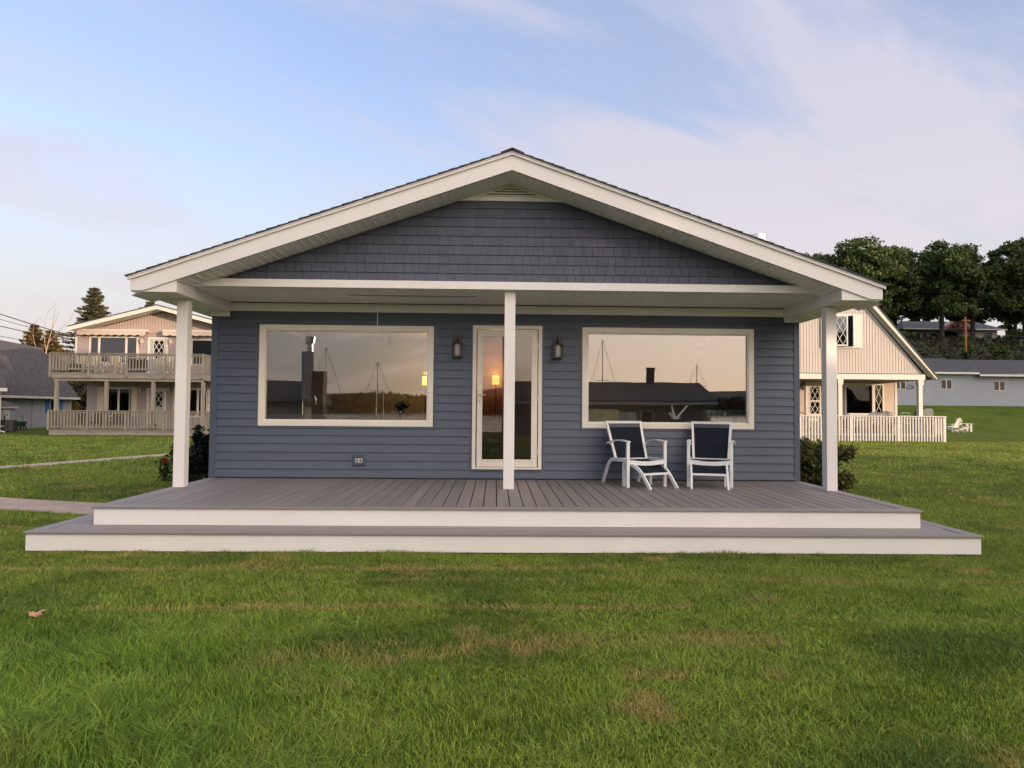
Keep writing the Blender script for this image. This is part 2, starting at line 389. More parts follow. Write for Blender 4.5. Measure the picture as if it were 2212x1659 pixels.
def grassmat():
    m = bpy.data.materials.new('lawn_ground'); m.use_nodes = True
    nt = m.node_tree; p = nt.nodes['Principled BSDF']; ln = nt.links
    p.inputs['Roughness'].default_value = 0.95; p.inputs['Specular IOR Level'].default_value = 0.1
    t = nt.nodes.new('ShaderNodeTexCoord')
    def noi(scale, st=(1, 1, 1), det=5, rg=0.6):
        mpn = nt.nodes.new('ShaderNodeMapping'); mpn.inputs['Scale'].default_value = st; ln.new(t.outputs['Object'], mpn.inputs[0])
        n = nt.nodes.new('ShaderNodeTexNoise'); n.inputs['Scale'].default_value = scale; n.inputs['Detail'].default_value = det; n.inputs['Roughness'].default_value = rg
        ln.new(mpn.outputs[0], n.inputs['Vector']); return n.outputs[0]
    def rng(s, a, b):
        r = nt.nodes.new('ShaderNodeMapRange'); r.inputs[1].default_value = a; r.inputs[2].default_value = b; ln.new(s, r.inputs[0]); return r.outputs[0]
    def mix(f, a, b):
        x = nt.nodes.new('ShaderNodeMix'); x.data_type = 'RGBA'
        if isinstance(f, float): x.inputs[0].default_value = f
        else: ln.new(f, x.inputs[0])
        for q, s in ((6, a), (7, b)):
            if isinstance(s, tuple): x.inputs[q].default_value = (*s, 1)
            else: ln.new(s, x.inputs[q])
        return x.outputs[2]
    c = mix(rng(noi(0.35), 0.35, 0.65), (0.078, 0.122, 0.013), (0.165, 0.205, 0.020))
    c = mix(rng(noi(1.1, (0.35, 1.6, 1)), 0.5, 0.72), c, (0.190, 0.215, 0.026))
    c = mix(rng(noi(26.0, (0.6, 1.3, 1)), 0.35, 0.7), mix(0.4, c, (0.025, 0.05, 0.008)), c)
    c = mix(rng(noi(6.0, (0.5, 1.5, 1), 8, 0.75), 0.42, 0.60), mix(0.35, c, (0.03, 0.07, 0.01)), c)
    c = mix(rng(noi(4.5, (0.4, 1.4, 1)), 0.64, 0.75), c, (0.21, 0.21, 0.07))
    # rough dark-leaved scrub on the hill behind the buildings
    s = nt.nodes.new('ShaderNodeSeparateXYZ'); ln.new(t.outputs['Object'], s.inputs[0])
    c = mix(rng(s.outputs[2], 4.0, 8.0), c, mix(rng(noi(0.5), 0.4, 0.65), (0.018, 0.026, 0.010), (0.045, 0.040, 0.022)))
    ln.new(c, p.inputs['Base Color'])
    b = nt.nodes.new('ShaderNodeBump'); b.inputs['Strength'].default_value = 0.9; b.inputs['Distance'].default_value = 0.05
    ln.new(noi(34.0), b.inputs['Height']); ln.new(b.outputs[0], p.inputs['Normal'])
    return m
me.materials.append(grassmat())
lawn = bpy.data.objects.new('lawn', me); COL.objects.link(lawn); tag(lawn, kind='structure')
wm = mat('lake_water', (0.02, 0.03, 0.035), 0.15, 0.2, 0.2, 0.2, 3)
wa = MB().face([(-1500, -1500, -1.6), (1500, -1500, -1.6), (1500, -55, -1.6), (-1500, -55, -1.6)]).build('water', wm); tag(wa, kind='structure')
hm = mat('hill_woods', (0.06, 0.065, 0.06), 0.9, 0.3, 0.01)
hb = MB(); prof = [(x, 18 + 26 * (0.5 + 0.5 * math.sin(x * 0.004 + 0.6)) + 7 * math.sin(x * 0.013)) for x in range(-1400, 1401, 50)]
for (xa, za), (xb, zb) in zip(prof[:-1], prof[1:]):
    hb.face([(xa, -1100, -1.6), (xb, -1100, -1.6), (xb, -1350, zb), (xa, -1350, za)]); hb.face([(xa, -1350, za), (xb, -1350, zb), (xb, -1700, 0), (xa, -1700, 0)])
hills = hb.build('hills', hm); tag(hills, kind='structure')

def ribbon(name, ctr, width, z=0.006):
    L_, R_ = [], []
    P = [Vector((a, b, 0)) for a, b in ctr]
    for k, p in enumerate(P):
        d = (P[min(k + 1, len(P) - 1)] - P[max(k - 1, 0)]).normalized(); r = Vector((d.y, -d.x, 0)) * width / 2
        L_.append(p - r); R_.append(p + r)
    mb = MB()
    for k in range(len(P) - 1):
        mb.face([(R_[k].x, R_[k].y, z), (R_[k + 1].x, R_[k + 1].y, z), (L_[k + 1].x, L_[k + 1].y, z), (L_[k].x, L_[k].y, z)])
    return tag(mb.build(name, M['pathm']), kind='structure')
def bez(p, n=24):
    out = []
    for i in range(n + 1):
        t = i / n; q = [Vector(a) for a in p]
        while len(q) > 1: q = [q[k].lerp(q[k + 1], t) for k in range(len(q) - 1)]
        out.append(tuple(q[0]))
    return out
PATH1 = bez([(-4.2, 10.3), (-5.6, 10.35), (-6.9, 10.55), (-8.6, 11.2), (-10.4, 12.3), (-13.0, 13.6)])
PATH2 = bez([(-14.0, 14.2), (-12.0, 15.3), (-11.2, 17.2), (-10.9, 19.4), (-10.3, 21.4), (-9.6, 24.0), (-6.0, 29.0)])
ribbon('path', PATH1, 1.05); ribbon('path', PATH2, 0.85)

# ------------------------------------------------------------------ grass blades (stuff)
def vnoise(x, y, s, seed):
    r = np.random.default_rng(seed).random((64, 64)); x = x / s; y = y / s
    xi = np.floor(x).astype(int); yi = np.floor(y).astype(int); fx = x - xi; fy = y - yi
    fx = fx * fx * (3 - 2 * fx); fy = fy * fy * (3 - 2 * fy); g = lambda a, b: r[a % 64, b % 64]
    return (g(xi, yi) * (1 - fx) + g(xi + 1, yi) * fx) * (1 - fy) + (g(xi, yi + 1) * (1 - fx) + g(xi + 1, yi + 1) * fx) * fy
def blades(name, regs):
    Xs, Ys, Hs, Ws = [], [], [], []
    for (x0f, x1f, y0, y1, dens, h, wd, excl) in regs:
        n = int(dens * (x1f(y1) - x0f(y1) + x1f(y0) - x0f(y0)) / 2 * (y1 - y0))
        y = RNG.uniform(y0, y1, n); x = RNG.uniform(x0f(y1), x1f(y1), n)
        if y1 < 40: 
            xa = np.vectorize(x0f)(y); xb = np.vectorize(x1f)(y); x = xa + (xb - xa) * RNG.random(n)
        k = ~excl(x, y)
        # thin where worn
        worn = vnoise(x, y * 1.5, 0.55, 5) * 0.6 + vnoise(x, y, 0.22, 6) * 0.4
        k &= (worn < 0.70) | (RNG.random(n) < 0.45)
        x, y = x[k], y[k]
        Xs.append(x); Ys.append(y); Hs.append(np.full(len(x), h)); Ws.append(np.full(len(x), wd))
    x = np.concatenate(Xs); y = np.concatenate(Ys); H = np.concatenate(Hs); W = np.concatenate(Ws); n = len(x)
    big = vnoise(x, y, 1.1, 11); med = vnoise(x, y, 0.4, 12); fine = vnoise(x, y * 1.3, 0.16, 13)
    longg = sstep(0.2, -2.6, x) * sstep(5.6, 4.0, y)
    H = H * (0.5 + 0.5 * big + 0.6 * med) * RNG.uniform(0.45, 1.5, n) * (1 + 1.1 * longg)
    tuft = (fine > 0.78); H = np.where(tuft, H * 1.35, H)
    ang = RNG.uniform(0, 2 * np.pi, n) * 0.8 + vnoise(x, y, 0.35, 21) * 7.0 + vnoise(x, y, 0.09, 22) * 5
    lean = (0.3 + 1.1 * vnoise(x, y, 0.22, 31)) * RNG.uniform(0.3, 1.9, n)
    dx, dy = np.cos(ang) * lean, np.sin(ang) * lean
    fa = RNG.uniform(0, np.pi, n); wx, wy = np.cos(fa) * W / 2, np.sin(fa) * W / 2
    z0 = hgt(x, y) - 0.004
    V = np.zeros((n, 5, 3), np.float32)
    def put(i, t, sx, hz, ww): V[:, i, 0] = x + dx * H * t + wx * ww * sx; V[:, i, 1] = y + dy * H * t + wy * ww * sx; V[:, i, 2] = z0 + H * hz
    put(0, 0, -1, 0, 1); put(1, 0, 1, 0, 1); put(2, 0.28, 1, 0.55, 0.85); put(3, 0.28, -1, 0.55, 0.85); put(4, 0.95, 0, 0.88, 0)
    me = bpy.data.meshes.new(name); me.vertices.add(5 * n); me.vertices.foreach_set('co', V.ravel())
    b = (np.arange(n) * 5)[:, None]
    idx = np.concatenate([b + np.array([0, 1, 2, 3]), b + np.array([3, 2, 4])], 1).astype(np.int32)
    me.loops.add(7 * n); me.loops.foreach_set('vertex_index', idx.ravel())
    ls = np.concatenate([np.arange(n)[:, None] * 7, np.arange(n)[:, None] * 7 + 4], 1).astype(np.int32)
    me.polygons.add(2 * n); me.polygons.foreach_set('loop_start', ls.ravel())
    # colour
    A = np.array([0.105, 0.195, 0.022]); B = np.array([0.36, 0.45, 0.062]); C = np.array([0.045, 0.105, 0.018]); D = np.array([0.46, 0.34, 0.12]); E_ = np.array([0.30, 0.28, 0.06])
    t = np.clip(RNG.random(n) * 0.6 + vnoise(x, y, 0.7, 41) * 0.35 + vnoise(x, y * 1.5, 0.18, 47) * 0.35 - 0.15, 0, 1)[:, None]
    col = A * (1 - t) + B * t
    cc_ = sstep(0.55, 0.8, vnoise(x, y, 0.9, 42))[:, None] * (1 - longg[:, None] * 0.3); col = col * (1 - cc_ * 0.5) + C * cc_ * 0.5
    dry = sstep(0.64, 0.92, vnoise(x, y * 1.7, 0.75, 43) * 0.62 + vnoise(x, y * 1.4, 0.2, 44) * 0.38)
    for (ys, ww, st, x0, x1) in ((6.62, 0.055, 1.6, -6, 1.2), (6.2, 0.06, 0.8, -1, 6), (5.32, 0.05, 1.5, -3, 1.5), (5.05, 0.05, .3, -1, 4), (4.55, 0.16, 0.85, 0.0, 1.9)):
        yy = ys + 0.06 * (vnoise(x, x * 0, 1.7, 55) - .5) * 2
        dry = np.maximum(dry, st * np.exp(-((y - yy) / ww) ** 2) * (x > x0) * (x < x1) * (0.35 + vnoise(x, y, 0.35, 46)))
    dry = dry * (1 - longg * 0.6) * (0.5 + 0.7 * RNG.random(n)); dry = np.clip(dry, 0, 1)[:, None]
    lg_ = (longg * .5)[:, None]; col = col * (1 - lg_) + lg_ * (np.array([0.075, 0.215, 0.020]) * (1 - t) + np.array([0.24, 0.42, 0.05]) * t)
    fl = (sstep(5.0, 7.2, y) * .28 * (RNG.random(n) > .35))[:, None]; col = col * (1 - fl) + fl * np.array([0.24, 0.22, 0.07])
    lone = (RNG.random(n) < 0.045)[:, None]
    col = col * (1 - dry) + D * dry; col = np.where(lone, E_, col)
    col = col * RNG.uniform(0.5, 1.6, (n, 1))
    att = me.color_attributes.new('col', 'FLOAT_COLOR', 'POINT')
    cv = np.ones((n, 5, 4), np.float32); cv[:, :, :3] = col[:, None, :]; att.data.foreach_set('color', cv.ravel())
    me.update(calc_edges=True)
    m = bpy.data.materials.new('grass_blade'); m.use_nodes = True; nt = m.node_tree; ln = nt.links; p = nt.nodes['Principled BSDF']
    at = nt.nodes.new('ShaderNodeVertexColor'); at.layer_name = 'col'; ln.new(at.outputs[0], p.inputs['Base Color'])
    p.inputs['Roughness'].default_value = 0.5; p.inputs['Specular IOR Level'].default_value = 0.35
    tr = nt.nodes.new('ShaderNodeBsdfTranslucent'); ln.new(at.outputs[0], tr.inputs[0]); ms = nt.nodes.new('ShaderNodeMixShader'); ms.inputs[0].default_value = 0.4
    ln.new(p.outputs[0], ms.inputs[1]); ln.new(tr.outputs[0], ms.inputs[2]); ln.new(ms.outputs[0], nt.nodes['Material Output'].inputs['Surface'])
    me.materials.append(m)
    o = bpy.data.objects.new(name, me); COL.objects.link(o); return o
P1 = np.array(PATH1); P2 = np.array(PATH2)
def onpath(x, y):
    r = np.zeros(len(x), bool)
    for P, hw in ((P1, 0.5), (P2, 0.40)):
        for k in range(0, len(P)): r |= (x - P[k, 0]) ** 2 + (y - P[k, 1]) ** 2 < (hw + 0.02) ** 2
    return r
def ex(x, y):
    deckm = (x > -4.73) & (x < 5.07) & (y > 7.375)
    return deckm | onpath(x, y) | ((x > -4.4) & (x < 4.75) & (y > 7.4))
edge = lambda k, c=1.2: (lambda y: k * (abs(y) * 0.735 + c))
lawn_regs = [(edge(-1), edge(1, 1.3), 2.7, 4.6, 11500, 0.035, 0.0045, ex), (edge(-1), edge(1, 1.3), 4.6, 7.6, 8200, 0.033, 0.0052, ex),
             (edge(-1), lambda y: -4.3, 7.6, 11.5, 3800, 0.033, 0.007, ex), (lambda y: 4.7, edge(1, 1.3), 7.6, 11.5, 3800, 0.033, 0.007, ex),
             (edge(-1), lambda y: -4.3, 11.5, 18, 1100, 0.05, 0.012, ex), (lambda y: 4.7, edge(1, 1.3), 11.5, 18, 1100, 0.045, 0.012, ex),
             (edge(-1), lambda y: -6.5, 18, 34.5, 260, 0.05, 0.022, ex), (lambda y: 7.0, edge(1, 1.3), 18, 35.0, 260, 0.05, 0.022, ex)]
gr = blades('grass', lawn_regs); tag(gr, 'short uneven mown grass with dry yellow patches in front of the deck', 'grass', kind='stuff')

# ------------------------------------------------------------------ the deck
XC = 0.183
deck = thing('deck', (XC, 7.4, 0), 'two tier grey brown composite deck with white risers', 'deck')
b = MB()
x = -4.16
while x < 4.54 - 0.001:
    x2 = min(x + 0.1445, 4.54); b.box(x, x2 - 0.006, 7.905, 10.86, 0.39, 0.415); x += 0.1495
b.build('decking', M['deckboard'], deck, bevel=0.003)
b = MB(); b.box(-4.32, 4.71, 7.745, 7.895, 0.389, 0.4155); b.box(-4.32, -4.168, 7.901, 10.86, 0.389, 0.4155); b.box(4.548, 4.71, 7.901, 10.86, 0.389, 0.4155)
b.build('nosing', M['deckborder'], deck, bevel=0.006)
b = MB(); b.box(-4.30, 4.69, 7.765, 7.79, 0.2155, 0.388); b.box(-4.30, -4.275, 7.79, 10.87, 0.2155, 0.388); b.box(4.665, 4.69, 7.79, 10.87, 0.2155, 0.388)
b.build('fascia_board', M['white'], deck, bevel=0.002)
b = MB(); b.box(-4.765, 5.10, 7.33, 7.47, 0.189, 0.2155); b.box(-4.60, 4.93, 7.476, 7.618, 0.189, 0.215); b.box(-4.60, 4.93, 7.624, 7.764, 0.189, 0.215)
for s, q in ((-1, -4.765), (1, 5.10)):
    b.box(min(q, q - s * .14), max(q, q - s * .14), 7.476, 9.6, 0.189, 0.2155)
    for k in (1, 2): b.box(min(q - s * (.146 * k), q - s * (.146 * k + .14)), max(q - s * (.146 * k), q - s * (.146 * k + .14)), 7.77, 9.6, 0.189, 0.215)
b.build('step_tread', M['deckborder'], deck, bevel=0.006)
b = MB(); b.box(-4.745, 5.08, 7.35, 7.375, 0.018, 0.188); b.box(-4.745, -4.72, 7.375, 9.6, 0.018, 0.188); b.box(5.055, 5.08, 7.375, 9.6, 0.018, 0.188)
b.build('step_riser', M['white'], deck, bevel=0.002)
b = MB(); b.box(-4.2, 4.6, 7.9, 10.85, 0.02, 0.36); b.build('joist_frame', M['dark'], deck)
bl = mat('concrete_block', (0.16, 0.12, 0.09), 0.9, 0.2, 8, 0.5)
for bx in (4.45, -4.4, 0.3): MB().box(bx, bx + 0.2, 7.42, 7.6, -0.02, 0.09).build('support_block', bl, deck)

# ------------------------------------------------------------------ the blue cottage
WY = 10.87
house = thing('cottage', (XC, WY, 0), 'slate blue single storey cottage with white posts and low gable over its porch', 'house')
WL = (-3.595, -0.954, 1.208, 2.745); WR = (1.323, 3.975, 1.208, 2.755); DR = (-0.356, 0.705, 0.573, 2.767)
ins = lambda q, d: (q[0] + d, q[1] - d, q[2] + d, q[3] - d)
holes = [ins(WL, .03), ins(WR, .03), ins(DR, .02)]
b = MB(); siding(b, -4.22, 4.60, 0.425, 3.00, WY, 0.1265, holes); b.build('siding', M['siding'], house)
b = MB(); b.box(-4.32, -4.22, WY - .022, WY + .10, .417, 3.0); b.build('corner_trim', M['trimblue'], house, bevel=.003)
b = MB(); b.box(4.60, 4.69, WY - .022, WY + .10, .417, 3.0); b.build('corner_trim', M['trimblue'], house, bevel=.003)
b = MB(); b.box(-4.22, 4.60, WY - .012, WY - .001, .416, .4255); b.build('starter_strip', M['dark'], house)
b = MB(); slab(b, -4.30, 4.67, 0.2, 3.45, WY + .002, WY + .12, holes); b.build('inner_wall', M['room'], house)
for sx, nm in ((-4.30, 'side_wall'), (4.67, 'side_wall')):
    b = MB(); siding(b, WY + .10, 19.0, 0.1, 3.0, sx, 0.1265, (), vert='x', sgn=-1 if sx < 0 else 1); b.box(min(sx, sx - math.copysign(.1, sx)), max(sx, sx - math.copysign(.1, sx)), WY + .13, 19.0, 0, 3.0)
    b.build(nm, M['siding'], house)
b = MB(); b.box(-4.3, 4.67, 19.0, 19.1, 0, 3.0); b.prism([(-4.3, 3.0), (4.67, 3.0), (XC, 4.55)], 'y', 19.0, 19.1); b.build('rear_wall', M['siding'], house)
b = MB(); b.box(-4.2, 4.57, WY + .13, 15.6, .40, .44); b.build('room_floor', M['woodfloor'], house)
b = MB(); b.box(-4.2, 4.57, 15.6, 15.7, .44, 3.0); b.box(-4.2, 4.57, WY + .13, 15.6, 3.0, 3.06); b.box(-0.55, -0.50, 13.6, 15.6, .44, 3.0); b.build('room_wall', M['room'], house)
b = MB(); zz = 0.44
while zz < 2.95: b.box(-0.495, 0.22, 14.6, 14.62, zz, zz + .235); zz += .24
b.build('pine_wall', M['pine'], house)
# windows
def bigwin(W, glass, depth=.05):
    f = MB(); ring(f, *W, .083, WY - .035, WY + .02); fo = f.build('window', M['cream'], house, bevel=.004)
    I = ins(W, .083); t = MB(); ring(t, *I, .016, WY - .012, WY + .07); t.build('inner_frame', M['cream'], fo)
    t = MB(); J = ins(I, .016); t.box(J[0], J[1], WY + .02, WY + .026, J[2], J[3]); t.build('pane', glass, fo)
    t = MB(); ring(t, W[0] - .035, W[1] + .035, W[2] - .035, W[3] + .035, .033, WY - .02, WY - .001); t.build('trim', M['trimblue'], fo, bevel=.003)
bigwin(WL, M['glass']); bigwin(WR, M['glass'])
# door: brick mould, storm door with one tall pane
f = MB(); ring(f, *DR, .055, WY - .035, WY + .03, bottom=False); f.box(DR[0] + .055, DR[1] - .055, WY - .05, WY + .05, DR[2], DR[2] + .03)
fo = f.build('door_frame', M['cream'], house, bevel=.003)
t = MB(); ring(t, DR[0] - .035, DR[1] + .035, DR[2] - .035, DR[3] + .035, .033, WY - .02, WY - .001); t.build('trim', M['trimblue'], fo)
d = MB(); D0, D1, DZ0, DZ1 = -.285, .636, .61, 2.705; G = (-.213, .555, .713, 2.605)
d.box(D0, G[0], WY - .03, WY + .005, DZ0, DZ1); d.box(G[1], D1, WY - .03, WY + .005, DZ0, DZ1); d.box(G[0], G[1], WY - .03, WY + .005, DZ0, G[2]); d.box(G[0], G[1], WY - .03, WY + .005, G[3], DZ1)
dr = d.build('door', M['cream'], house, bevel=.004)
t = MB(); ring(t, G[0] - .012, G[1] + .012, G[2] - .012, G[3] + .012, .022, WY - .038, WY - .0305); t.build('glazing_bead', M['cream'], dr, bevel=.002)
MB().box(G[0], G[1], WY - .018, WY - .012, G[2], G[3]).build('pane', M['doorglass'], dr)
h = MB(); h.box(D0 + .012, D0 + .042, WY - .040, WY - .0305, 1.585, 1.78); h.tube([(D0 + .027, WY - .035, 1.705), (D0 + .027, WY - .075, 1.705), (D0 + .04, WY - .08, 1.705), (D0 + .135, WY - .078, 1.70)], .009, 8)
h.lathe(D0 + .027, WY - .04, [(0.0, 1.60), (.008, 1.60), (.008, 1.62), (0, 1.62)]); h.build('handle', M['nickel'], dr, smooth=False)
for hz in (2.45, 1.66, .85): MB().tube([(D1 + .006, WY - .036, hz - .04), (D1 + .006, WY - .036, hz + .04)], .007, 8).build('hinge', M['cream'], dr)
# porch roof parts
SL = 0.347; zr = lambda x, z0=4.777: z0 - SL * abs(x - XC)
YF = 9.0; XL, XR = -4.60, 4.966
for s, xe, nm in ((-1, XL, 'a'), (1, XR, 'b')):
    xk = XC + s * (4.777 - 2.942 - .229) / SL
    b = MB(); b.prism([(xe, 2.942), (xe, zr(xe) - .012), (XC, 4.765), (XC, 4.548), (xk, 2.942)], 'y', YF - .022, YF)
    fa = b.build('fascia', M['fascia'], house, bevel=.002)
    b = MB(); x2 = xe + s * .03; b.prism([(x2, zr(x2) - .038), (x2, zr(x2)), (XC, 4.777), (XC, 4.739)], 'y', YF - .05, YF - .0225); b.prism([(x2, zr(x2) - .008), (x2, zr(x2) + .004), (XC, 4.781), (XC, 4.769)], 'y', YF - .058, YF - .0505)
    b.build('drip_edge', M['white'], fa)
    # soffit of the rake: ribs run front to back
    b = MB(); zs = lambda x: 4.545 - SL * abs(x - XC); n = int(abs(xe - XC) / .1) + 1
    for k in range(n):
        xa = XC + s * k * .1; xb = XC + s * min((k + 1) * .1, abs(xe - XC)); xm = xb - s * .014
        b.face([(xa, YF, zs(xa)), (xm, YF, zs(xm)), (xm, 9.60, zs(xm)), (xa, 9.60, zs(xa))]); b.face([(xm, YF, zs(xm)), (xm, 9.60, zs(xm)), (xm, 9.60, zs(xm) - .011), (xm, YF, zs(xm) - .011)])
        b.face([(xm, YF, zs(xm) - .011), (xb, YF, zs(xb) - .005), (xb, 9.60, zs(xb) - .005), (xm, 9.60, zs(xm) - .011)]); b.face([(xb, YF, zs(xb) - .005), (xb, 9.60, zs(xb) - .005), (xb, 9.60, zs(xb)), (xb, YF, zs(xb))])
    b.build('soffit', M['soffit'], house)
    # shingle courses (their butts give the stepped edge)
    b = MB(); xo = xe + s * .05; ln_ = abs(xo - XC); nk = 36; up = 4.790
    for k in range(nk):
        a0 = ln_ * (nk - k) / nk; a1 = max(ln_ * (nk - k - 1) / nk - .03, 0)
        xa, xb = XC + s * a0, XC + s * a1; za = up - SL * a0; zb = up - SL * a1
        ya = YF - .07 - random.uniform(0, .012)
        b.hexa([(xa, ya, za - .004), (xb, ya, zb - .004), (xb, 19.3, zb - .004), (xa, 19.3, za - .004), (xa, ya, za + .016), (xb, ya, zb + .003), (xb, 19.3, zb + .003), (xa, 19.3, za + .016)])
    b.build('roof_slope', M['shingle'], house)
    # boxed eave running back along the side of the house
    xi = -4.04 if s < 0 else 4.445
    b = MB(); lo, hi = min(xe, xi), max(xe, xi)
    b.box(lo, hi, YF + .001, 19.2, 2.93, 2.942) if False else None
    zi = zr(xi) - .10; zo = zr(xe) - .03
    p4 = [(xe, 2.93), (xi, 2.93), (xi, zi), (xe, zo)] if s < 0 else [(xi, 2.93), (xe, 2.93), (xe, zo), (xi, zi)]
    b.prism(p4, 'y', YF + .002, 19.2); b.build('boxed_eave', M['fascia'], house, bevel=.002)
    xw0, xw1 = (-4.325, -4.042) if s < 0 else (4.447, 4.70)
    MB().box(xw0, xw1, WY - .06, WY - .025, 2.862, 2.928).build('eave_return', M['white'], house)
ridge = MB(); ridge.prism([(XC - .15, 4.790 - SL * .15 + .012), (XC, 4.812), (XC + .15, 4.790 - SL * .15 + .012), (XC + .15, 4.790 - SL * .15 + .022), (XC, 4.822), (XC - .15, 4.790 - SL * .15 + .022)], 'y', YF - .075, 19.3)
ridge.build('ridge_cap', M['shingle'], house)
# gable wall of shakes
b = MB(); z = 3.19; row = 0; zs2 = lambda x: 4.545 - SL * abs(x - XC)
while z < 4.30:
    half = (4.545 - z) / SL + .1; x = XC - half + random.uniform(-.1, 0)
    while x < XC + half:
        wd = random.choice((.10, .118, .125, .14, .15)); zt = z + .127
        xm = x + wd / 2
        if z < zs2(xm) + .02:
            g = .0045; zt2 = min(zt - .006, 4.31)
            b.hexa([(x + g, 9.534, z), (x + wd - g, 9.534, z), (x + wd - g, 9.552, z), (x + g, 9.552, z), (x + g, 9.5485, zt2), (x + wd - g, 9.5485, zt2), (x + wd - g, 9.552, zt2), (x + g, 9.552, zt2)])
        x += wd
    z += .127; row += 1
gw = b.build('gable_shakes', M['shake'], house)
b = MB(); b.prism([(-3.9, 3.10), (4.27, 3.10), (XC, 4.56)], 'y', 9.554, 9.61); b.build('gable_backing', M['trimblue'], house)
b = MB()
for s in (-1, 1): b.prism([(XC + s * 3.95, zs2(XC + s * 3.95) - .005), (XC + s * .7, zs2(XC + s * .7) - .005), (XC + s * .7, zs2(XC + s * .7) - .016), (XC + s * 3.95, zs2(XC + s * 3.95) - .016)], 'y', 9.52, 9.5495)
b.build('rake_channel', M['trimblue'], house)
# gable vent
b = MB(); hw = (4.545 - 4.305) / SL - .01
b.prism([(XC - hw, 4.305), (XC + hw, 4.305), (XC + hw - .17, 4.362), (XC - hw + .17, 4.362)], 'y', 9.515, 9.552)
for s in (-1, 1): b.prism([(XC + s * (hw + .02), 4.300), (XC, 4.535), (XC, 4.512), (XC + s * (hw - .06), 4.300)], 'y', 9.510, 9.53)
vt = b.build('gable_vent', M['soffit'], house)
b = MB()
for k in range(4):
    z0 = 4.366 + k * .036; h0 = (4.535 - z0) / SL - .05
    if h0 > .03: b.hexa([(XC - h0, 9.516, z0), (XC + h0, 9.516, z0), (XC + h0, 9.551, z0 + .02), (XC - h0, 9.551, z0 + .02), (XC - h0 + .05, 9.521, z0 + .022), (XC + h0 - .05, 9.521, z0 + .022), (XC + h0 - .05, 9.553, z0 + .034), (XC - h0 + .05, 9.553, z0 + .034)])
b.build('louvre', M['soffit'], vt)
# beam, ceiling, frieze, posts
b = MB(); b.box(-4.038, 4.443, 9.45, 9.535, 3.088, 3.192); b.box(-4.038, 4.443, 9.535, 9.60, 3.088, 3.188); b.build('beam', M['white'], house, bevel=.003)
b = MB(); x = -4.038
while x < 4.44:
    x2 = min(x + .1, 4.443)
    b.box(x, x2 - .008, 9.602, WY - .004, 3.085, 3.10); b.box(x2 - .008, x2, 9.602, WY - .004, 3.093, 3.10); x += .1
pc = b.build('porch_ceiling', M['soffit'], house)
b = MB(); b.box(-1.93, -.44, 10.08, 10.105, 3.070, 3.0845); b.box(-1.93, -.44, 10.68, 10.705, 3.070, 3.0845); b.box(-.462, -.44, 10.105, 10.68, 3.070, 3.0845); b.box(-1.93, -1.908, 10.105, 10.68, 3.070, 3.0845)
b.build('hatch', M['soffit'], pc)
b = MB(); b.box(-2.1, -.30, 10.045, 10.060, 3.080, 3.0848); b.box(-1.9, -.47, 10.71, 10.722, 3.080, 3.0848); b.build('hatch_gap', M['groove'], pc)
b = MB(); b.box(-4.038, 4.443, WY - .030, WY - .017, 2.948, 3.073); b.build('frieze_board', M['white'], house, bevel=.002)
b = MB(); b.box(-4.03, 4.43, WY - .040, WY - .0305, 3.076, 3.0845); b.build('ceiling_gap', M['groove'], pc)
for x0, x1, zt in ((-4.275, -4.13, 2.928), (.110, .255, 3.087), (4.50, 4.645, 2.928)):
    b = MB(); b.box(x0, x1, 9.56, 9.705, .4165, zt); b.build('post', M['white'], house, bevel=.004)
b = MB(); b.lathe(4.10, 11.0, [(0, 3.3), (.125, 3.3), (.125, 4.26), (.11, 4.26), (.11, 4.20), (0, 4.20)], 24)
b.build('chimney_pipe', M['steel'], house, smooth=False)

# ------------------------------------------------------------------ wall lanterns, outlets, cord
prg = mat('ribbed_glass', (0.42, 0.38, 0.37), 0.15, 0.35, 9, 0.6, 40, stretch=(12, 12, .3))
def lantern(cx, zb, label):
    t = thing('wall_lantern', (cx, WY - .01, zb), label, 'wall lamp', 'wall lanterns beside the door'); y0 = WY - .018
    MB().box(cx - .062, cx + .062, y0 - .022, y0, zb + .12, zb + .335).build('backplate', M['black'], t, bevel=.004)
    b = MB(); cy = y0 - .10
    for sx in (-1, 1):
        for sy in (-1, 1): b.box(cx + sx * .072 - .006, cx + sx * .072 + .006, cy + sy * .066 - .006, cy + sy * .066 + .006, zb, zb + .215)
    ring2 = lambda z: (b.box(cx - .08, cx + .08, cy - .074, cy - .058, z, z + .014), b.box(cx - .08, cx + .08, cy + .058, cy + .074, z, z + .014), b.box(cx - .08, cx - .064, cy - .058, cy + .058, z, z + .014), b.box(cx + .064, cx + .08, cy - .058, cy + .058, z, z + .014))
    ring2(zb); ring2(zb + .201)
    b.box(cx - .062, cx + .062, cy - .056, cy + .056, zb + .205, zb + .214); b.lathe(cx, cy, [(.045, zb + .2155), (.03, zb + .24), (.012, zb + .25), (.012, zb + .275), (0, zb + .28)], 14)
    b.tube([(cx, cy, zb + .262), (cx, cy + .04, zb + .30), (cx, y0 - .02, zb + .30)], .009, 8)
    b.build('cage', M['black'], t)
    MB().lathe(cx, cy, [(0, zb + .014), (.048, zb + .014), (.05, zb + .03), (.05, zb + .18), (.042, zb + .2), (0, zb + .2)], 20).build('glass_shade', prg, t, smooth=True)
lantern(-.587, 2.273, 'black caged wall lantern on the window side, left of the door'); lantern(.937, 2.268, 'black caged wall lantern right of the door')
obx = mat('clear_cover', (.08, .10, .13), .2, .1); osk = mat('outlet_face', (.5, .49, .48), .4, .1)
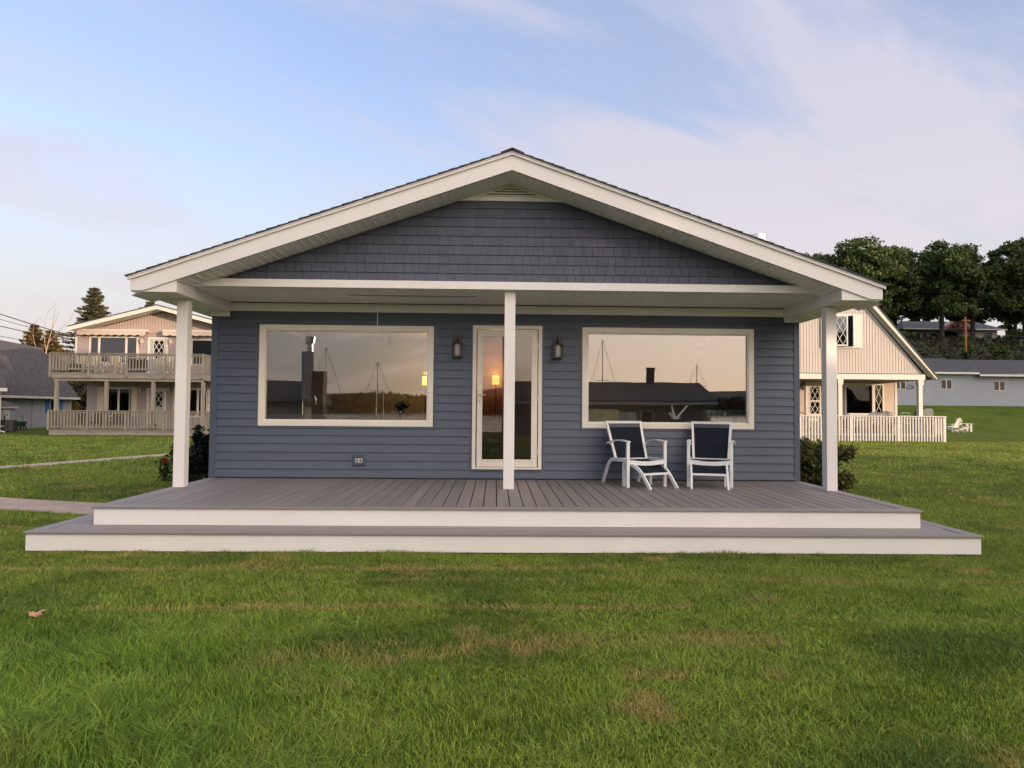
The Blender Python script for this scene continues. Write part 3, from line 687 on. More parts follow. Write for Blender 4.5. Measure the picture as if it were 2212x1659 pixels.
def outlet(cx, cz, label):
    t = thing('wall_outlet', (cx, WY, cz), label, 'outlet', 'weatherproof outlets low on the blue wall')
    MB().box(cx - .10, cx + .10, WY - .03, WY - .016, cz - .085, cz + .085).build('mounting_block', M['trimblue'], t, bevel=.012)
    b = MB(); ring(b, cx - .078, cx + .078, cz - .068, cz + .068, .02, WY - .065, WY - .031); b.build('cover', obx, t, bevel=.006)
    MB().box(cx - .057, cx + .057, WY - .042, WY - .0312, cz - .034, cz + .034).build('socket_face', osk, t)
    for q in (-.024, .022): MB().lathe(cx + q, WY - .0435, [(0, cz - .02), (.011, cz - .02), (.011, cz + .02), (0, cz + .02)], 10).build('socket', M['trimblue'], t)
outlet(-2.06, .695, 'grey outlet box under the left picture window'); outlet(2.52, .70, 'grey outlet box half hidden behind the turned deck chair')
b = MB(); b.tube([(-1.72, 10.28, 3.084), (-1.722, 10.28, 2.9), (-1.718, 10.28, 2.75), (-1.722, 10.28, 2.62), (-1.721, 10.28, 2.56)], .004, 6)
b.tube([(-1.721 + .016 * math.sin(a), 10.28, 2.538 + .02 * math.cos(a)) for a in [k * math.pi / 6 for k in range(13)]], .0035, 6)
tag(b.build('pull_cord', M['chair_white']), 'thin white pull cord with a loop hanging from the ceiling hatch', 'cord')

# ------------------------------------------------------------------ deck chairs and footstools
def chair():
    r = local('deck_chair', 'white framed deck chair', 'chair', 'white and navy deck chairs'); m = M['chair_white']
    for s in (-1, 1):
        x = s * .29
        MB().box(x - .022, x + .022, -.018, .018, 0, .628).build('leg', m, r, bevel=.004)
        rail = [(x, .02, .372), (x, .30, .372), (x, .44, .368), (x, .54, .335), (x, .63, .25), (x, .70, .14), (x, .785, 0.0)]
        MB().path(bez3(rail), .026, .05).build('leg', m, r)
        a = [(x + s * .0, -.03, .636), (x, .18, .648), (x + s * .012, .36, .640), (x + s * .03, .56, .592)]
        MB().path(bez3(a), .052, .018).build('armrest', m, r)
    b = MB(); pts = [(-.268 + .536 * k / 12, 0, .355 - .022 * math.sin(math.pi * k / 12)) for k in range(13)]
    b.path(pts, .03, .058, up=(0, 1, 0)); b.build('seat_frame', m, r); MB().bar((-.28, .50, .345), (.28, .50, .345), .03).build('cross_rail', m, r)
    b = MB(); bl_, bt = (.245, .46, .37), (.278, .70, .895)
    for s in (-1, 1): b.bar((s * bl_[0], bl_[1] - .02, bl_[2] - .03), (s * bt[0], bt[1], bt[2]), .034, .026)
    b.bar((-bt[0] - .017, bt[1], bt[2]), (bt[0] + .017, bt[1], bt[2]), .03, .034); b.bar((-.25, .45, .37), (.25, .45, .37), .024); 
    for s in (-1, 1): b.bar((s * .245, .56, .57), (s * .30, .53, .585), .02)
    b.build('backrest_frame', m, r)
    b = MB(); n = 8
    for k in range(n):
        q = lambda t: [(-(bl_[0] + (bt[0] - bl_[0]) * t) + .012, bl_[1] + (bt[1] - bl_[1]) * t + .02 * math.sin(math.pi * t) - .012, bl_[2] + (bt[2] - bl_[2]) * t), ((bl_[0] + (bt[0] - bl_[0]) * t) - .012, bl_[1] + (bt[1] - bl_[1]) * t + .02 * math.sin(math.pi * t) - .012, bl_[2] + (bt[2] - bl_[2]) * t)]
        a_, b_ = q(k / n * .96), q((k + 1) / n * .96); b.face([a_[0], a_[1], b_[1], b_[0]])
    bs = b.build('back_sling', M['sling'], r)
    for me_ in (bs,): s_ = me_.modifiers.new('thick', 'SOLIDIFY'); s_.thickness = .004
    a_, b_ = q(.86), q(.95); b = MB(); b.face([(p[0] * .97, p[1] - .006, p[2]) for p in (a_[0], a_[1], b_[1], b_[0])]); hb_ = b.build('hem', mat('sling_hem', (.045, .052, .075), .5), r)
    hb_.modifiers.new('thick', 'SOLIDIFY').thickness = .003
    b = MB()
    for k in range(8):
        q2 = lambda t: (.0 + .48 * t, .368 - .03 * math.sin(math.pi * t))
        (ya, za), (yb, zb) = q2(k / 8), q2((k + 1) / 8); b.face([(-.262, ya, za), (.262, ya, za), (.262, yb, zb), (-.262, yb, zb)])
    ss = b.build('seat_sling', M['sling'], r); ss.modifiers.new('thick', 'SOLIDIFY').thickness = .004
    return r
def bez3(pts, n=6):
    """Catmull-Rom through the points"""
    P = [Vector(p) for p in pts]; P = [P[0] * 2 - P[1]] + P + [P[-1] * 2 - P[-2]]; out = []
    for k in range(1, len(P) - 2):
        for j in range(n):
            t = j / n; a, b_, c, d_ = P[k - 1], P[k], P[k + 1], P[k + 2]
            out.append(0.5 * ((2 * b_) + (c - a) * t + (2 * a - 5 * b_ + 4 * c - d_) * t * t + (3 * b_ - a - 3 * c + d_) * t ** 3))
    out.append(P[-2]); return out
def stool():
    r = local('footstool', 'footstool', 'footstool', 'white and navy footstools'); m = M['chair_white']
    for s in (-1, 1):
        x = s * .24
        MB().box(x - .02, x + .02, .535, .575, 0, .325).build('leg', m, r, bevel=.004)
        MB().path(bez3([(x, .57, .318), (x, .44, .318), (x, .32, .295), (x, .20, .225), (x, .10, .12), (x, 0.0, 0.0)]), .026, .045).build('leg', m, r)
    MB().bar((-.24, .155, .20), (.24, .155, .20), .028).build('cross_rail', m, r); MB().bar((-.24, .55, .305), (.24, .55, .305), .028).build('cross_rail', m, r)
    b = MB(); pr = [(.545, .322), (.44, .316), (.33, .296), (.24, .25), (.165, .205)]
    for (ya, za), (yb, zb) in zip(pr[:-1], pr[1:]): b.face([(-.222, ya, za), (.222, ya, za), (.222, yb, zb), (-.222, yb, zb)])
    b.build('sling', M['sling'], r).modifiers.new('thick', 'SOLIDIFY').thickness = .004
    return r
c1_ = chair(); s1_ = stool()
c2_ = copy_tree(c1_); s2_ = copy_tree(s1_)
place(c1_, (2.113, 9.90, .4155), math.radians(17), 'white and navy deck chair angled towards the door, its armrests clear of the back')
place(c2_, (3.012, 9.93, .4155), math.radians(-19), 'white and navy deck chair nearest the right corner post')
place(s1_, (2.30, 9.645, .4155), math.radians(29), 'footstool tucked under the deck chair nearer the door, turned outwards')
place(s2_, (2.905, 9.565, .4155), math.radians(-14), 'footstool pushed straight under the deck chair near the corner post')
# ------------------------------------------------------------------ inside the cottage
def lamp(x, y, z, label):
    t = thing('table_lamp', (x, y, .44), label, 'lamp', 'lit lamps inside the cottage')
    MB().lathe(x, y, [(.062, z), (.062, z + .004), (.075, z), (.066, z + .17), (.062, z + .17), (.071, z + .004)], 20).build('lamp_shade', M['bulb'], t, smooth=True)
    MB().tube([(x, y, .9), (x, y, z + .02)], .012, 8).build('stem', M['black'], t)
    MB().lathe(x, y, [(0, .9), (.09, .9), (.09, .92), (.02, .94), (0, .94)]).build('base', M['black'], t)
    l = bpy.data.lights.new('bulb', 'POINT'); l.energy = 5; l.color = (1, .5, .12); l.shadow_soft_size = .05
    lo = bpy.data.objects.new('bulb', l); COL.objects.link(lo); lo.location = (x - t.location.x, y - t.location.y, z + .24 - t.location.z); lo.parent = t
lamp(0.0, 14.2, 1.98, 'lit yellow lamp behind the glass of the door'); lamp(-1.42, 14.4, 1.96, 'lit yellow lamp at the right edge of the left window')
b = MB(); b.box(-4.1, -2.6, 12.6, 13.2, .44, 1.32); b.box(-4.15, -2.55, 12.55, 13.25, 1.32, 1.36)
kc = thing('kitchen_counter', (-3.3, 12.9, .44), 'cream kitchen counter inside the left window', 'counter'); b.build('cabinet', mat('cabinet_cream', (.42, .38, .30), .5), kc)
b = MB(); b.tube(bez3([(-3.45, 12.8, 1.36), (-3.45, 12.8, 1.62), (-3.38, 12.8, 1.72), (-3.28, 12.8, 1.72), (-3.22, 12.8, 1.64), (-3.22, 12.8, 1.54)]), .014, 8)
tag(b.build('faucet', M['steel']), 'curved steel faucet standing on the kitchen counter', 'faucet')
t = thing('dining_table', (-1.9, 13.0, .44), 'grey table inside the left window under the flowers', 'table'); dm = mat('table_grey', (.22, .22, .21), .5)
MB().box(-2.6, -1.15, 12.7, 13.5, 1.18, 1.22).build('tabletop', dm, t)
for x in (-2.5, -1.25):
    for y in (12.8, 13.4): MB().box(x - .03, x + .03, y - .03, y + .03, .44, 1.18).build('leg', dm, t)
t = thing('flower_vase', (-1.72, 12.95, 1.22), 'vase of pale yellow flowers on the table inside', 'vase')
MB().lathe(-1.72, 12.95, [(0, 1.22), (.05, 1.22), (.04, 1.25), (.015, 1.3), (.05, 1.42), (.06, 1.48)], 14).build('vase', mat('vase_dark', (.03, .03, .03), .3), t, smooth=True)
n = 420; C = RNG.normal(size=(n, 3)) * np.array([.085, .05, .05]) + np.array([-1.72, 12.86, 1.67])
quadcloud('blossom', C, RNG.uniform(.02, .04, n), leafmat('blossom_mat', [(.8, .66, .25), (.9, .8, .45), (.7, .5, .15)]), t)
n = 240; C = RNG.normal(size=(n, 3)) * np.array([.05, .04, .04]) + np.array([-1.72, 12.95, 1.54])
quadcloud('leaves', C, RNG.uniform(.03, .05, n), leafmat('stem_leaf', [(.02, .05, .015), (.04, .08, .02)]), t)
def candle(x, l):
    b = MB(); b.lathe(x, 12.85, [(0, 1.22), (.04, 1.22), (.035, 1.24), (.008, 1.26), (.012, 1.36), (.008, 1.46), (.02, 1.47), (.02, 1.49)], 12); b.lathe(x, 12.85, [(.01, 1.49), (.01, 1.80), (0, 1.81)], 10)
    tag(b.build('candlestick', M['steel']), l, 'candlestick', 'candlesticks on the dining table')
candle(-2.15, 'left one of two tall candlesticks on the table inside'); candle(-2.02, 'candlestick next to the vase on the table inside')
st = mat('striped_fabric', (.36, .38, .28), .8, .3, 26, stretch=(1, .01, .01), col2=(.10, .14, .12)); st2 = mat('striped_fabric_cream', (.55, .50, .30), .8, .2, 30, stretch=(1, .01, .01), col2=(.32, .28, .14))
def sofa(x0, x1, y, zt, m, label, nm='armchair', cat='armchair'):
    t = thing(nm, ((x0 + x1) / 2, y, .44), label, cat)
    MB().box(x0, x1, y, y + .22, .50, zt).build('backrest', m, t, bevel=.05); MB().box(x0 + .02, x1 - .02, y + .22, y + .85, .50, .88).build('seat', m, t, bevel=.04)
    for q in (x0, x1 - .16): MB().box(q, q + .16, y + .2, y + .85, .50, 1.1).build('arm', m, t, bevel=.05)
sofa(1.42, 2.02, 11.5, 1.50, st2, 'cream striped armchair inside the right window'); sofa(2.0, 2.36, 11.75, 1.46, st, 'dark striped armchair beside the cream one inside')
sofa(3.45, 4.45, 11.6, 1.51, st, 'green striped sofa behind the right part of the window', 'sofa', 'sofa')
b = MB(); gx_, gy_ = 2.78, 11.08
b.tube(bez3([(gx_ - .075, gy_, 1.445), (gx_ - .05, gy_, 1.44), (gx_ - .02, gy_, 1.39), (gx_ + .04, gy_, 1.36), (gx_ + .12, gy_, 1.375)]), [.004] + [.018] * 6 + [.022] * 6 + [.035] * 6 + [.02] * 4 + [.004, .004], 8) if False else b.tube([(gx_ - .08, gy_, 1.44), (gx_ - .05, gy_, 1.443), (gx_ - .035, gy_, 1.42), (gx_, gy_, 1.38), (gx_ + .05, gy_, 1.365), (gx_ + .12, gy_, 1.38)], [.004, .02, .018, .034, .03, .006], 10)
for s, q in ((-1, .0), (1, .05)): b.hexa([(gx_ + q, gy_, 1.38), (gx_ + .04 + q, gy_, 1.38), (gx_ + .05 + q, gy_ + .01, 1.39), (gx_ + q, gy_ + .01, 1.39), (gx_ + (.16 if s > 0 else -.02) + q, gy_ + .03, 1.56), (gx_ + (.20 if s > 0 else .0) + q, gy_ + .03, 1.57), (gx_ + (.20 if s > 0 else .0) + q, gy_ + .035, 1.57), (gx_ + (.16 if s > 0 else -.02) + q, gy_ + .035, 1.56)])
tag(b.build('bird_figurine', mat('figurine_white', (.6, .6, .58), .4)), 'white bird figurine with raised wings on the right window ledge', 'figurine')
MB_sh = thing('shelf_unit', (-.02, 14.3, .44), 'dark low shelf with boxes seen through the glass door', 'shelf')
b = MB(); b.box(-.22, .10, 14.1, 14.5, .44, .46)
for z in (.62, .80, .98, 1.17): b.box(-.22, .16, 14.1, 14.5, z, z + .02)
b.box(-.24, -.22, 14.1, 14.5, .44, 1.19); b.box(.16, .18, 14.1, 14.5, .44, 1.19); b.build('rack', mat('shelf_dark', (.03, .025, .02), .5), MB_sh)
b = MB(); b.box(-.16, .06, 14.08, 14.4, .82, .9); b.box(-.14, .10, 14.08, 14.4, 1.0, 1.07); b.box(-.1, .08, 14.08, 14.4, .64, .70); tag(b.build('box', mat('box_grey', (.3, .28, .26), .5), MB_sh))

# ------------------------------------------------------------------ shrubs, leaf
def shrub(name, loc, rx, ry, h, n, size, cols, label, cat='shrub', seed=1, patch=None, stems=9):
    global RNG
    RNG = np.random.default_rng(seed)
    t = thing(name, loc, label, cat)
    K = 26; th = RNG.uniform(0, 2 * np.pi, K); rr = np.sqrt(RNG.random(K)) * 0.78; zz = RNG.uniform(.10, .9, K) * h
    cx, cy = rr * np.cos(th) * rx, rr * np.sin(th) * ry; zz = np.minimum(zz, h * (1 - .35 * rr ** 2))
    idx = RNG.integers(0, K, n); dirs = RNG.normal(size=(n, 3)); dirs /= np.linalg.norm(dirs, axis=1)[:, None]
    rad = RNG.random(n) ** .45 * RNG.uniform(.6, 1.15, n)
    C = np.stack([cx[idx], cy[idx], zz[idx]], 1) + dirs * rad[:, None] * np.array([rx * .33, ry * .33, h * .2])
    C[:, 2] = np.maximum(C[:, 2], .03); C += np.array(loc)
    quadcloud('foliage', C, RNG.uniform(.6, 1.2, n) * size, leafmat(name + '_leaf' + str(seed), cols, patch=patch), t)
    b = MB()
    for k in range(stems):
        a = random.uniform(0, 6.28); r1 = random.uniform(.5, .95)
        b.tube([(loc[0] + random.uniform(-.1, .1) * rx, loc[1] + random.uniform(-.1, .1), loc[2]), (loc[0] + math.cos(a) * rx * r1 * .5, loc[1] + math.sin(a) * ry * r1 * .5, loc[2] + h * .45), (loc[0] + math.cos(a) * rx * r1 * .8, loc[1] + math.sin(a) * ry * r1 * .8, loc[2] + h * random.uniform(.6, .85))], [.014, .010, .003], 5)
    b.build('stem', M['bark'], t)
    return t
shrub('bush', (6.12, 13.4, 0), .74, .7, .96, 9000, .05, [(.018, .038, .010), (.05, .085, .018), (.12, .13, .03), (.16, .08, .03)], 'rounded green bush with bronze shoots behind the right post', seed=3)
shrub('bush', (-5.85, 14.2, 0), .50, .55, .78, 5500, .055, [(.008, .016, .007), (.02, .035, .014), (.03, .05, .02)], 'dark bush behind the left post by the wall corner', seed=4)
shrub('bush', (-5.42, 13.2, 0), .25, .35, 1.12, 1300, .06, [(.006, .012, .006), (.012, .022, .01)], 'slim dark shrub against the left wall corner', seed=5)
t = thing('red_flower', (-6.42, 14.0, 0), 'red rose on a thin stem left of the left post', 'flower')
C = RNG.normal(size=(60, 3)) * .022 + np.array([-6.42, 14.0, .42]); quadcloud('blossom', C, np.full(60, .035), leafmat('rose_red', [(.35, .02, .015), (.5, .04, .02)]), t)
MB().tube([(-6.40, 14.0, 0), (-6.44, 14.0, .25), (-6.42, 14.0, .41)], .008, 5).build('stem', M['bark'], t)
C = RNG.normal(size=(160, 3)) * np.array([.06, .06, .12]) + np.array([-6.4, 14.0, .2]); quadcloud('leaves', C, np.full(160, .05), leafmat('rose_leaf', [(.015, .03, .01), (.03, .05, .015)]), t)
# fallen leaf
b = MB(); lp = []
for k in range(22):
    a = k / 22 * 2 * math.pi; rr = .034 + (.030 if k % 4 == 0 else (.005 if k % 2 else .011)); lp.append((-3.17 + rr * math.cos(a) * 1.15, 5.04 + rr * math.sin(a) * .9, 0.060 + .014 * math.sin(a * 2 + 1) + .007 * math.cos(a * 3)))
for k in range(22): b.face([(-3.17, 5.04, .056), lp[k], lp[(k + 1) % 22]])
b.bar((-3.17, 5.04, .056), (-3.12, 5.00, .046), .003)
lf = b.build('fallen_leaf', mat('dry_leaf', (.60, .32, .18), .7, .2, 30)); lf.modifiers.new('thick', 'SOLIDIFY').thickness = .0015
tag(lf, 'curled orange brown leaf lying on the grass at the far left', 'leaf')

# ------------------------------------------------------------------ shared parts for the houses behind
M['lgrey'] = mat('neighbour_siding', (.34, .285, .275), .55, .05, .8, stretch=(.3, 1, 4))
M['lwood'] = mat('weathered_rail_wood', (.33, .285, .235), .85, .18, 3, .3, 40, stretch=(4, 4, .6))
M['lwoodh'] = mat('weathered_beam_wood', (.33, .285, .235), .85, .18, 3, .3, 40, stretch=(.5, 4, 4))
M['pink'] = mat('batten_siding', (.42, .345, .315), .55, .05, .8)
M['off'] = mat('offwhite_trim', (.62, .585, .53), .5, .04)
M['beige'] = mat('beige_shutter', (.55, .475, .36), .6, .05)
M['glassdark'] = mat('dark_interior', (.012, .012, .014), .5, .1)
M['awn'] = mat('awning_cloth', (.50, .42, .375), .8, .05)
M['doorg'] = mat('sage_door', (.36, .37, .33), .5, .04)
M['garage_blue'] = mat('bluegrey_siding', (.28, .305, .345), .6, .04, 1.0)
M['rail_white'] = mat('rail_white', (.52, .51, .49), .6, .05, 3)
def farwin(parent, x0, x1, z0, z1, y, mull=(), fw=.09, lat=None, mfr=None, glass=None):
    """window facing -y: casing with its panes, dark room just behind"""
    b = MB(); ring(b, x0, x1, z0, z1, fw, y - .05, y + .03)
    for q in mull: b.box(q - .05, q + .05, y - .045, y + .03, z0 + fw, z1 - fw)
    f = b.build('window', mfr or M['off'], parent)
    MB().box(x0 + fw, x1 - fw, y - .012, y - .006, z0 + fw, z1 - fw).build('pane', glass or M['farglass'], f)
    MB().box(x0 + fw, x1 - fw, y + .0, y + .006, z0 + fw, z1 - fw).build('dark_room_sheet', M['glassdark'], f)  # near-black sheet paints in the darkness of the unlit room
    if lat:
        b = MB()
        for (a, c) in lat: lattice(b, a, c, z0 + fw, z1 - fw, y - .03, .17 * 2, .26 * 2, .022)
        b.build('lattice', mfr or M['off'], f)
    return f
def fardoor(parent, x0, x1, z0, z1, y, g, m, lat=(.34, .5), mf=None):
    b = MB(); ring(b, x0, x1, z0, z1, .11, y - .06, y + .02, bottom=False); fr_ = b.build('door_frame', mf or M['off'], parent)
    d = MB(); slab(d, x0 + .11, x1 - .11, z0, z1 - .11, y - .035, y - .002, [g]); dd = d.build('door', m, parent)
    MB().box(g[0], g[1], y - .016, y - .010, g[2], g[3]).build('pane', M['farglass'], dd)
    b = MB(); lattice(b, g[0], g[1], g[2], g[3], y - .03, lat[0], lat[1], .024); ring(b, g[0] - .02, g[1] + .02, g[2] - .02, g[3] + .02, .03, y - .045, y - .0355); b.build('lattice', mf or M['off'], dd)
    MB().tube([(x0 + .17, y - .04, z0 + .95), (x0 + .17, y - .10, z0 + .95), (x0 + .28, y - .10, z0 + .95)], .015, 6).build('handle', M['nickel'], dd)
    return dd
def battens(b, x0, x1, z0, top, y, st=.2, w=.035):
    x = x0
    while x < x1: b.box(x, x + w, y - .025, y, z0, max(z0 + .01, top(x + w / 2))); x += st
def balusters(b, x0, x1, y, z0, z1, st, w=.055, jit=0):
    n = max(1, round((x1 - x0) / st))
    for k in range(n):
        x = x0 + (k + .5) * (x1 - x0) / n; b.box(x - w / 2, x + w / 2, y - .045, y - .001, z0, z1)
def shutter(parent, x0, x1, z0, z1, y, m, nm='shutter'):
    b = MB(); ring(b, x0, x1, z0, z1, .05, y - .05, y - .02); b.box(x0 + .05, x1 - .05, y - .04, y - .02, z0 + .05, z1 - .05); zm = (z0 + z1) / 2; b.box(x0 + .05, x1 - .05, y - .05, y - .0405, zm - .03, zm + .03)
    return b.build(nm, m, parent)

# ------------------------------------------------------------------ left neighbour: two storeys, two balconies
lh = thing('two_storey_house', (-17.8, 37.5, 0), 'pale two storey house with wooden balconies on both floors, left of the blue cottage', 'house')
Wy = 37.5
upw = [(-21.24, -18.70, 3.62, 5.10), (-18.21, -17.16, 3.0, 5.06), (-15.95, -13.3, 3.62, 4.98)]
b = MB(); siding(b, -21.90, -13.0, 2.95, 5.30, Wy, .12, [ins(q, .03) for q in upw], .02); b.build('upper_siding', M['lgrey'], lh)
b = MB(); slab(b, -21.9, -13.0, 2.9, 5.6, Wy + .01, Wy + .2, ()); b.box(-21.9, -21.7, Wy + .2, 47, 2.9, 5.5); b.box(-13.2, -13.0, Wy + .2, 47, 2.9, 5.5); b.box(-21.9, -13, 46.9, 47, 0, 5.5); b.build('upper_wall', M['lgrey'], lh)
b = MB(); b.box(-21.96, -21.86, Wy - .03, Wy + .1, 2.95, 5.35); b.build('corner_trim', M['off'], lh)
low = [(-20.30, -19.0, .9, 2.42), (-18.19, -17.19, .30, 2.40), (-16.05, -14.95, .9, 2.42)]
b = MB(); siding(b, -21.29, -13.0, .25, 2.72, Wy, .12, [ins(q, .03) for q in low], .02); b.build('lower_siding', M['lgrey'], lh)
b = MB(); b.box(-21.29, -13.0, Wy + .01, Wy + .2, 0, 2.75); b.box(-21.29, -21.1, Wy + .2, 46.9, 0, 2.75); b.box(-13.2, -13.0, Wy + .2, 46.9, 0, 2.75); b.build('lower_wall', M['lgrey'], lh)
AX = -17.35; RS = (6.60 - 5.45) / (AX + 21.78)
rf = lambda x, z0=6.62: z0 - RS * abs(x - AX)
GY = 36.55
b = MB(); b.prism([(-21.9, 5.28), (-12.9, 5.28), (AX + 4.3, rf(AX + 4.3) - .2), (AX, 6.42), (-21.6, rf(-21.6) - .22)], 'y', Wy - .05, Wy)
battens(b, -21.85, -13.0, 5.30, lambda x: rf(x) - .21, Wy - .05, .145, .03); b.build('gable_battens', M['pink'], lh)
for s in (-1, 1):
    xe = AX + s * 4.45
    b = MB(); b.prism([(xe, rf(xe) - .2), (xe, rf(xe)), (AX, 6.62), (AX, 6.42)], 'y', GY - .03, GY); b.build('fascia', M['off'], lh)
    b = MB(); b.prism([(xe, rf(xe) - .17), (xe, rf(xe) - .15), (AX, 6.47), (AX, 6.45)], 'y', GY, Wy - .05); b.build('soffit', M['off'], lh)
    b = MB(); b.prism([(xe - .05 * -s, rf(xe) + .0), (xe, rf(xe) + .05), (AX, 6.67), (AX, 6.62)], 'y', GY - .06, 47.4); b.build('roof', M['shingle'], lh)
for a, c in ((-21.64, -18.15), (-17.27, -13.4)):
    b = MB(); b.box(a, c, Wy - .42, Wy - .05, 5.30, 5.36); b.box(a, a + .05, Wy - .42, Wy - .05, 5.16, 5.30)
    n = int((c - a) / .36)
    for k in range(n):
        xa = a + k * (c - a) / n; xb = a + (k + 1) * (c - a) / n; pts = [(xa, 5.36), (xb, 5.36)] + [(xb - (xb - xa) * j / 6, 5.155 - .055 * math.sin(math.pi * j / 6)) for j in range(7)]
        b.prism(pts, 'y', Wy - .45, Wy - .43)
    b.build('awning', M['awn'], lh)
    MB().box(a - .03, c + .03, Wy - .40, Wy - .10, 5.365, 5.42).build('awning_case', M['off'], lh)
f = farwin(lh, *upw[0], Wy, (-20.72, -19.32), glass=glassmat('sky_glass', (.4, .4, .4), .07)); farwin(lh, *upw[2], Wy, (), .06)
fardoor(lh, *upw[1], Wy, (-17.90, -17.36, 3.95, 4.90), M['doorg'], (.27, .42))
farwin(lh, *low[0], Wy, (-19.64,)); farwin(lh, *low[2], Wy, (-15.55,))
fardoor(lh, *low[1], Wy, (-17.86, -17.36, 1.40, 2.22), M['doorg'], (.27, .42))
for a, c in ((-20.74, -20.40), (-19.05, -18.68), (-16.84, -16.48), (-15.12, -14.78)): shutter(lh, a, c, .92, 2.44, Wy, M['beige'])
pbr = mat('pale_sconce', (.55, .5, .42), .5)
for x, z, m_ in ((-18.47, 4.85, pbr), (-16.98, 4.83, pbr), (-18.50, 2.33, M['beige']), (-17.02, 2.33, M['beige'])):
    b = MB(); b.box(x - .04, x + .04, Wy - .05, Wy - .02, z - .1, z + .06); b.box(x - .06, x + .06, Wy - .20, Wy - .08, z - .10, z + .05); b.prism([(x - .08, z + .05), (x + .08, z + .05), (x + .02, z + .12), (x - .02, z + .12)], 'y', Wy - .22, Wy - .06)
    b.tube([(x, Wy - .17, z - .12), (x + .03, Wy - .17, z - .22), (x - .02, Wy - .17, z - .3)], .016, 5); b.build('sconce', m_, lh)
# balcony floors, rails, posts
YD = 35.0; XA, XB = -21.65, -14.30
b = MB(); b.box(XA + .06, XB, YD, YD + .05, 2.80, 3.03); b.box(XA + .02, XB + .02, YD - .02, Wy - .03, 3.03, 3.07); b.box(XB - .05, XB, YD + .05, Wy, 2.80, 3.029); b.build('balcony_floor', M['lwoodh'], lh)
b = MB(); b.box(XA + .1, XB - .03, YD + .06, YD + .14, 2.66, 2.80); b.box(XA + .1, XB, YD + .14, Wy, 2.74, 2.79); b.build('balcony_beam', M['lwoodh'], lh)
for k, x in enumerate((-21.40, -19.0, -16.74, -14.33)): b = MB(); b.box(x - .075, x + .075, YD + .05, YD + .20, .28, 2.655); b.build('porch_post', M['lwood'], lh)
b = MB(); b.box(XA, XB, YD + .0, YD + .05, .03, .27); b.box(XA - .02, XB + .02, YD - .03, Wy - .03, .27, .31); b.box(XB - .05, XB, YD + .05, Wy, .03, .27); b.build('porch_floor', M['lwoodh'], lh)
for zb, zt, nm in ((3.19, 3.99, 'u'), (.37, 1.20, 'l')):
    xs = [XA, -19.80, -17.97, -16.14, XB]
    for k in range(4):
        b = MB(); b.box(xs[k] + .06, xs[k + 1] - .06, YD - .04, YD - .0, zb + .02, zb + .10); b.box(xs[k] + .06, xs[k + 1] - .06, YD - .04, YD - .0, zt - .10, zt - .02)
        balusters(b, xs[k] + .08, xs[k + 1] - .08, YD - .045, zb - .02, zt - .02, .148, .05); b.build('balustrade', M['lwood'], lh)
    for x in xs: b = MB(); b.box(x - .05, x + .05, YD - .09, YD - .0, zb - (.33 if nm == 'u' else .1), zt - .005); b.build('rail_post', M['lwood'], lh)
    b = MB(); b.box(XA - .03, XB + .05, YD - .11, YD + .04, zt, zt + .035); b.build('handrail', M['lwoodh'], lh)
    for xx in (XB, XA):
        b = MB(); y = YD + .12
        while y < Wy - .1: b.box(xx - .02, xx + .03, y, y + .05, zb - .02, zt - .02); y += .148
        b.box(xx - .04, xx + .04, YD + .05, Wy - .05, zt - .015, zt + .03); b.box(xx - .035, xx - .021, YD + .05, Wy - .05, zb + .02, zb + .1); b.build('side_balustrade', M['lwood'], lh)
# things on the balconies
cush = mat('cushion_cream', (.58, .48, .33), .8, .15, 9); wfr = mat('resin_white', (.62, .58, .52), .5)
def patio_chair():
    r = local('patio_chair', 'patio chair', 'chair', 'cushioned chairs on the balconies')
    MB().box(-.25, .25, -.25, .25, .36, .48).build('cushion', cush, r, bevel=.04)
    MB().box(-.25, .25, .18, .30, .48, .92).build('back_cushion', cush, r, bevel=.04)
    b = MB()
    for s in (-1, 1):
        b.box(s * .30 - .02, s * .30 + .02, -.26, -.22, 0, .58); b.box(s * .30 - .02, s * .30 + .02, .26, .30, 0, .9); b.box(s * .30 - .025, s * .30 + .025, -.28, .30, .58, .61)
    b.box(-.28, .28, -.25, .25, .33, .355); b.build('frame', wfr, r); return r
pc0 = patio_chair()
spots = [(-20.35, 36.2, 3.07, .1, 'cream cushioned chair on the upper balcony, leftmost of the three'), (-19.35, 36.2, 3.07, -.1, 'cream cushioned chair on the upper balcony beside the rail post'), (-16.75, 36.2, 3.07, 0, 'cream cushioned chair on the upper balcony right of the door')]
for k, (x, y, z, r_, lb) in enumerate(spots): place(pc0 if k == 0 else copy_tree(pc0), (x, y, z), r_, lb)
t = thing('outdoor_sofa', (-21.0, 36.3, 3.07), 'long dark bench with cream covers at the left end of the upper balcony', 'sofa')
MB().box(-21.5, -20.75, 36.2, 36.8, 3.25, 3.55).build('seat', mat('wicker_dark', (.05, .035, .03), .7), t); MB().box(-21.5, -20.75, 36.7, 36.85, 3.5, 3.95).build('backrest', cush, t, bevel=.03)
for x in (-21.45, -20.8): MB().box(x - .03, x + .03, 36.25, 36.3, 3.07, 3.25).build('leg', M['black'], t)
dk = mat('wicker_chair', (.09, .075, .065), .8, .2)
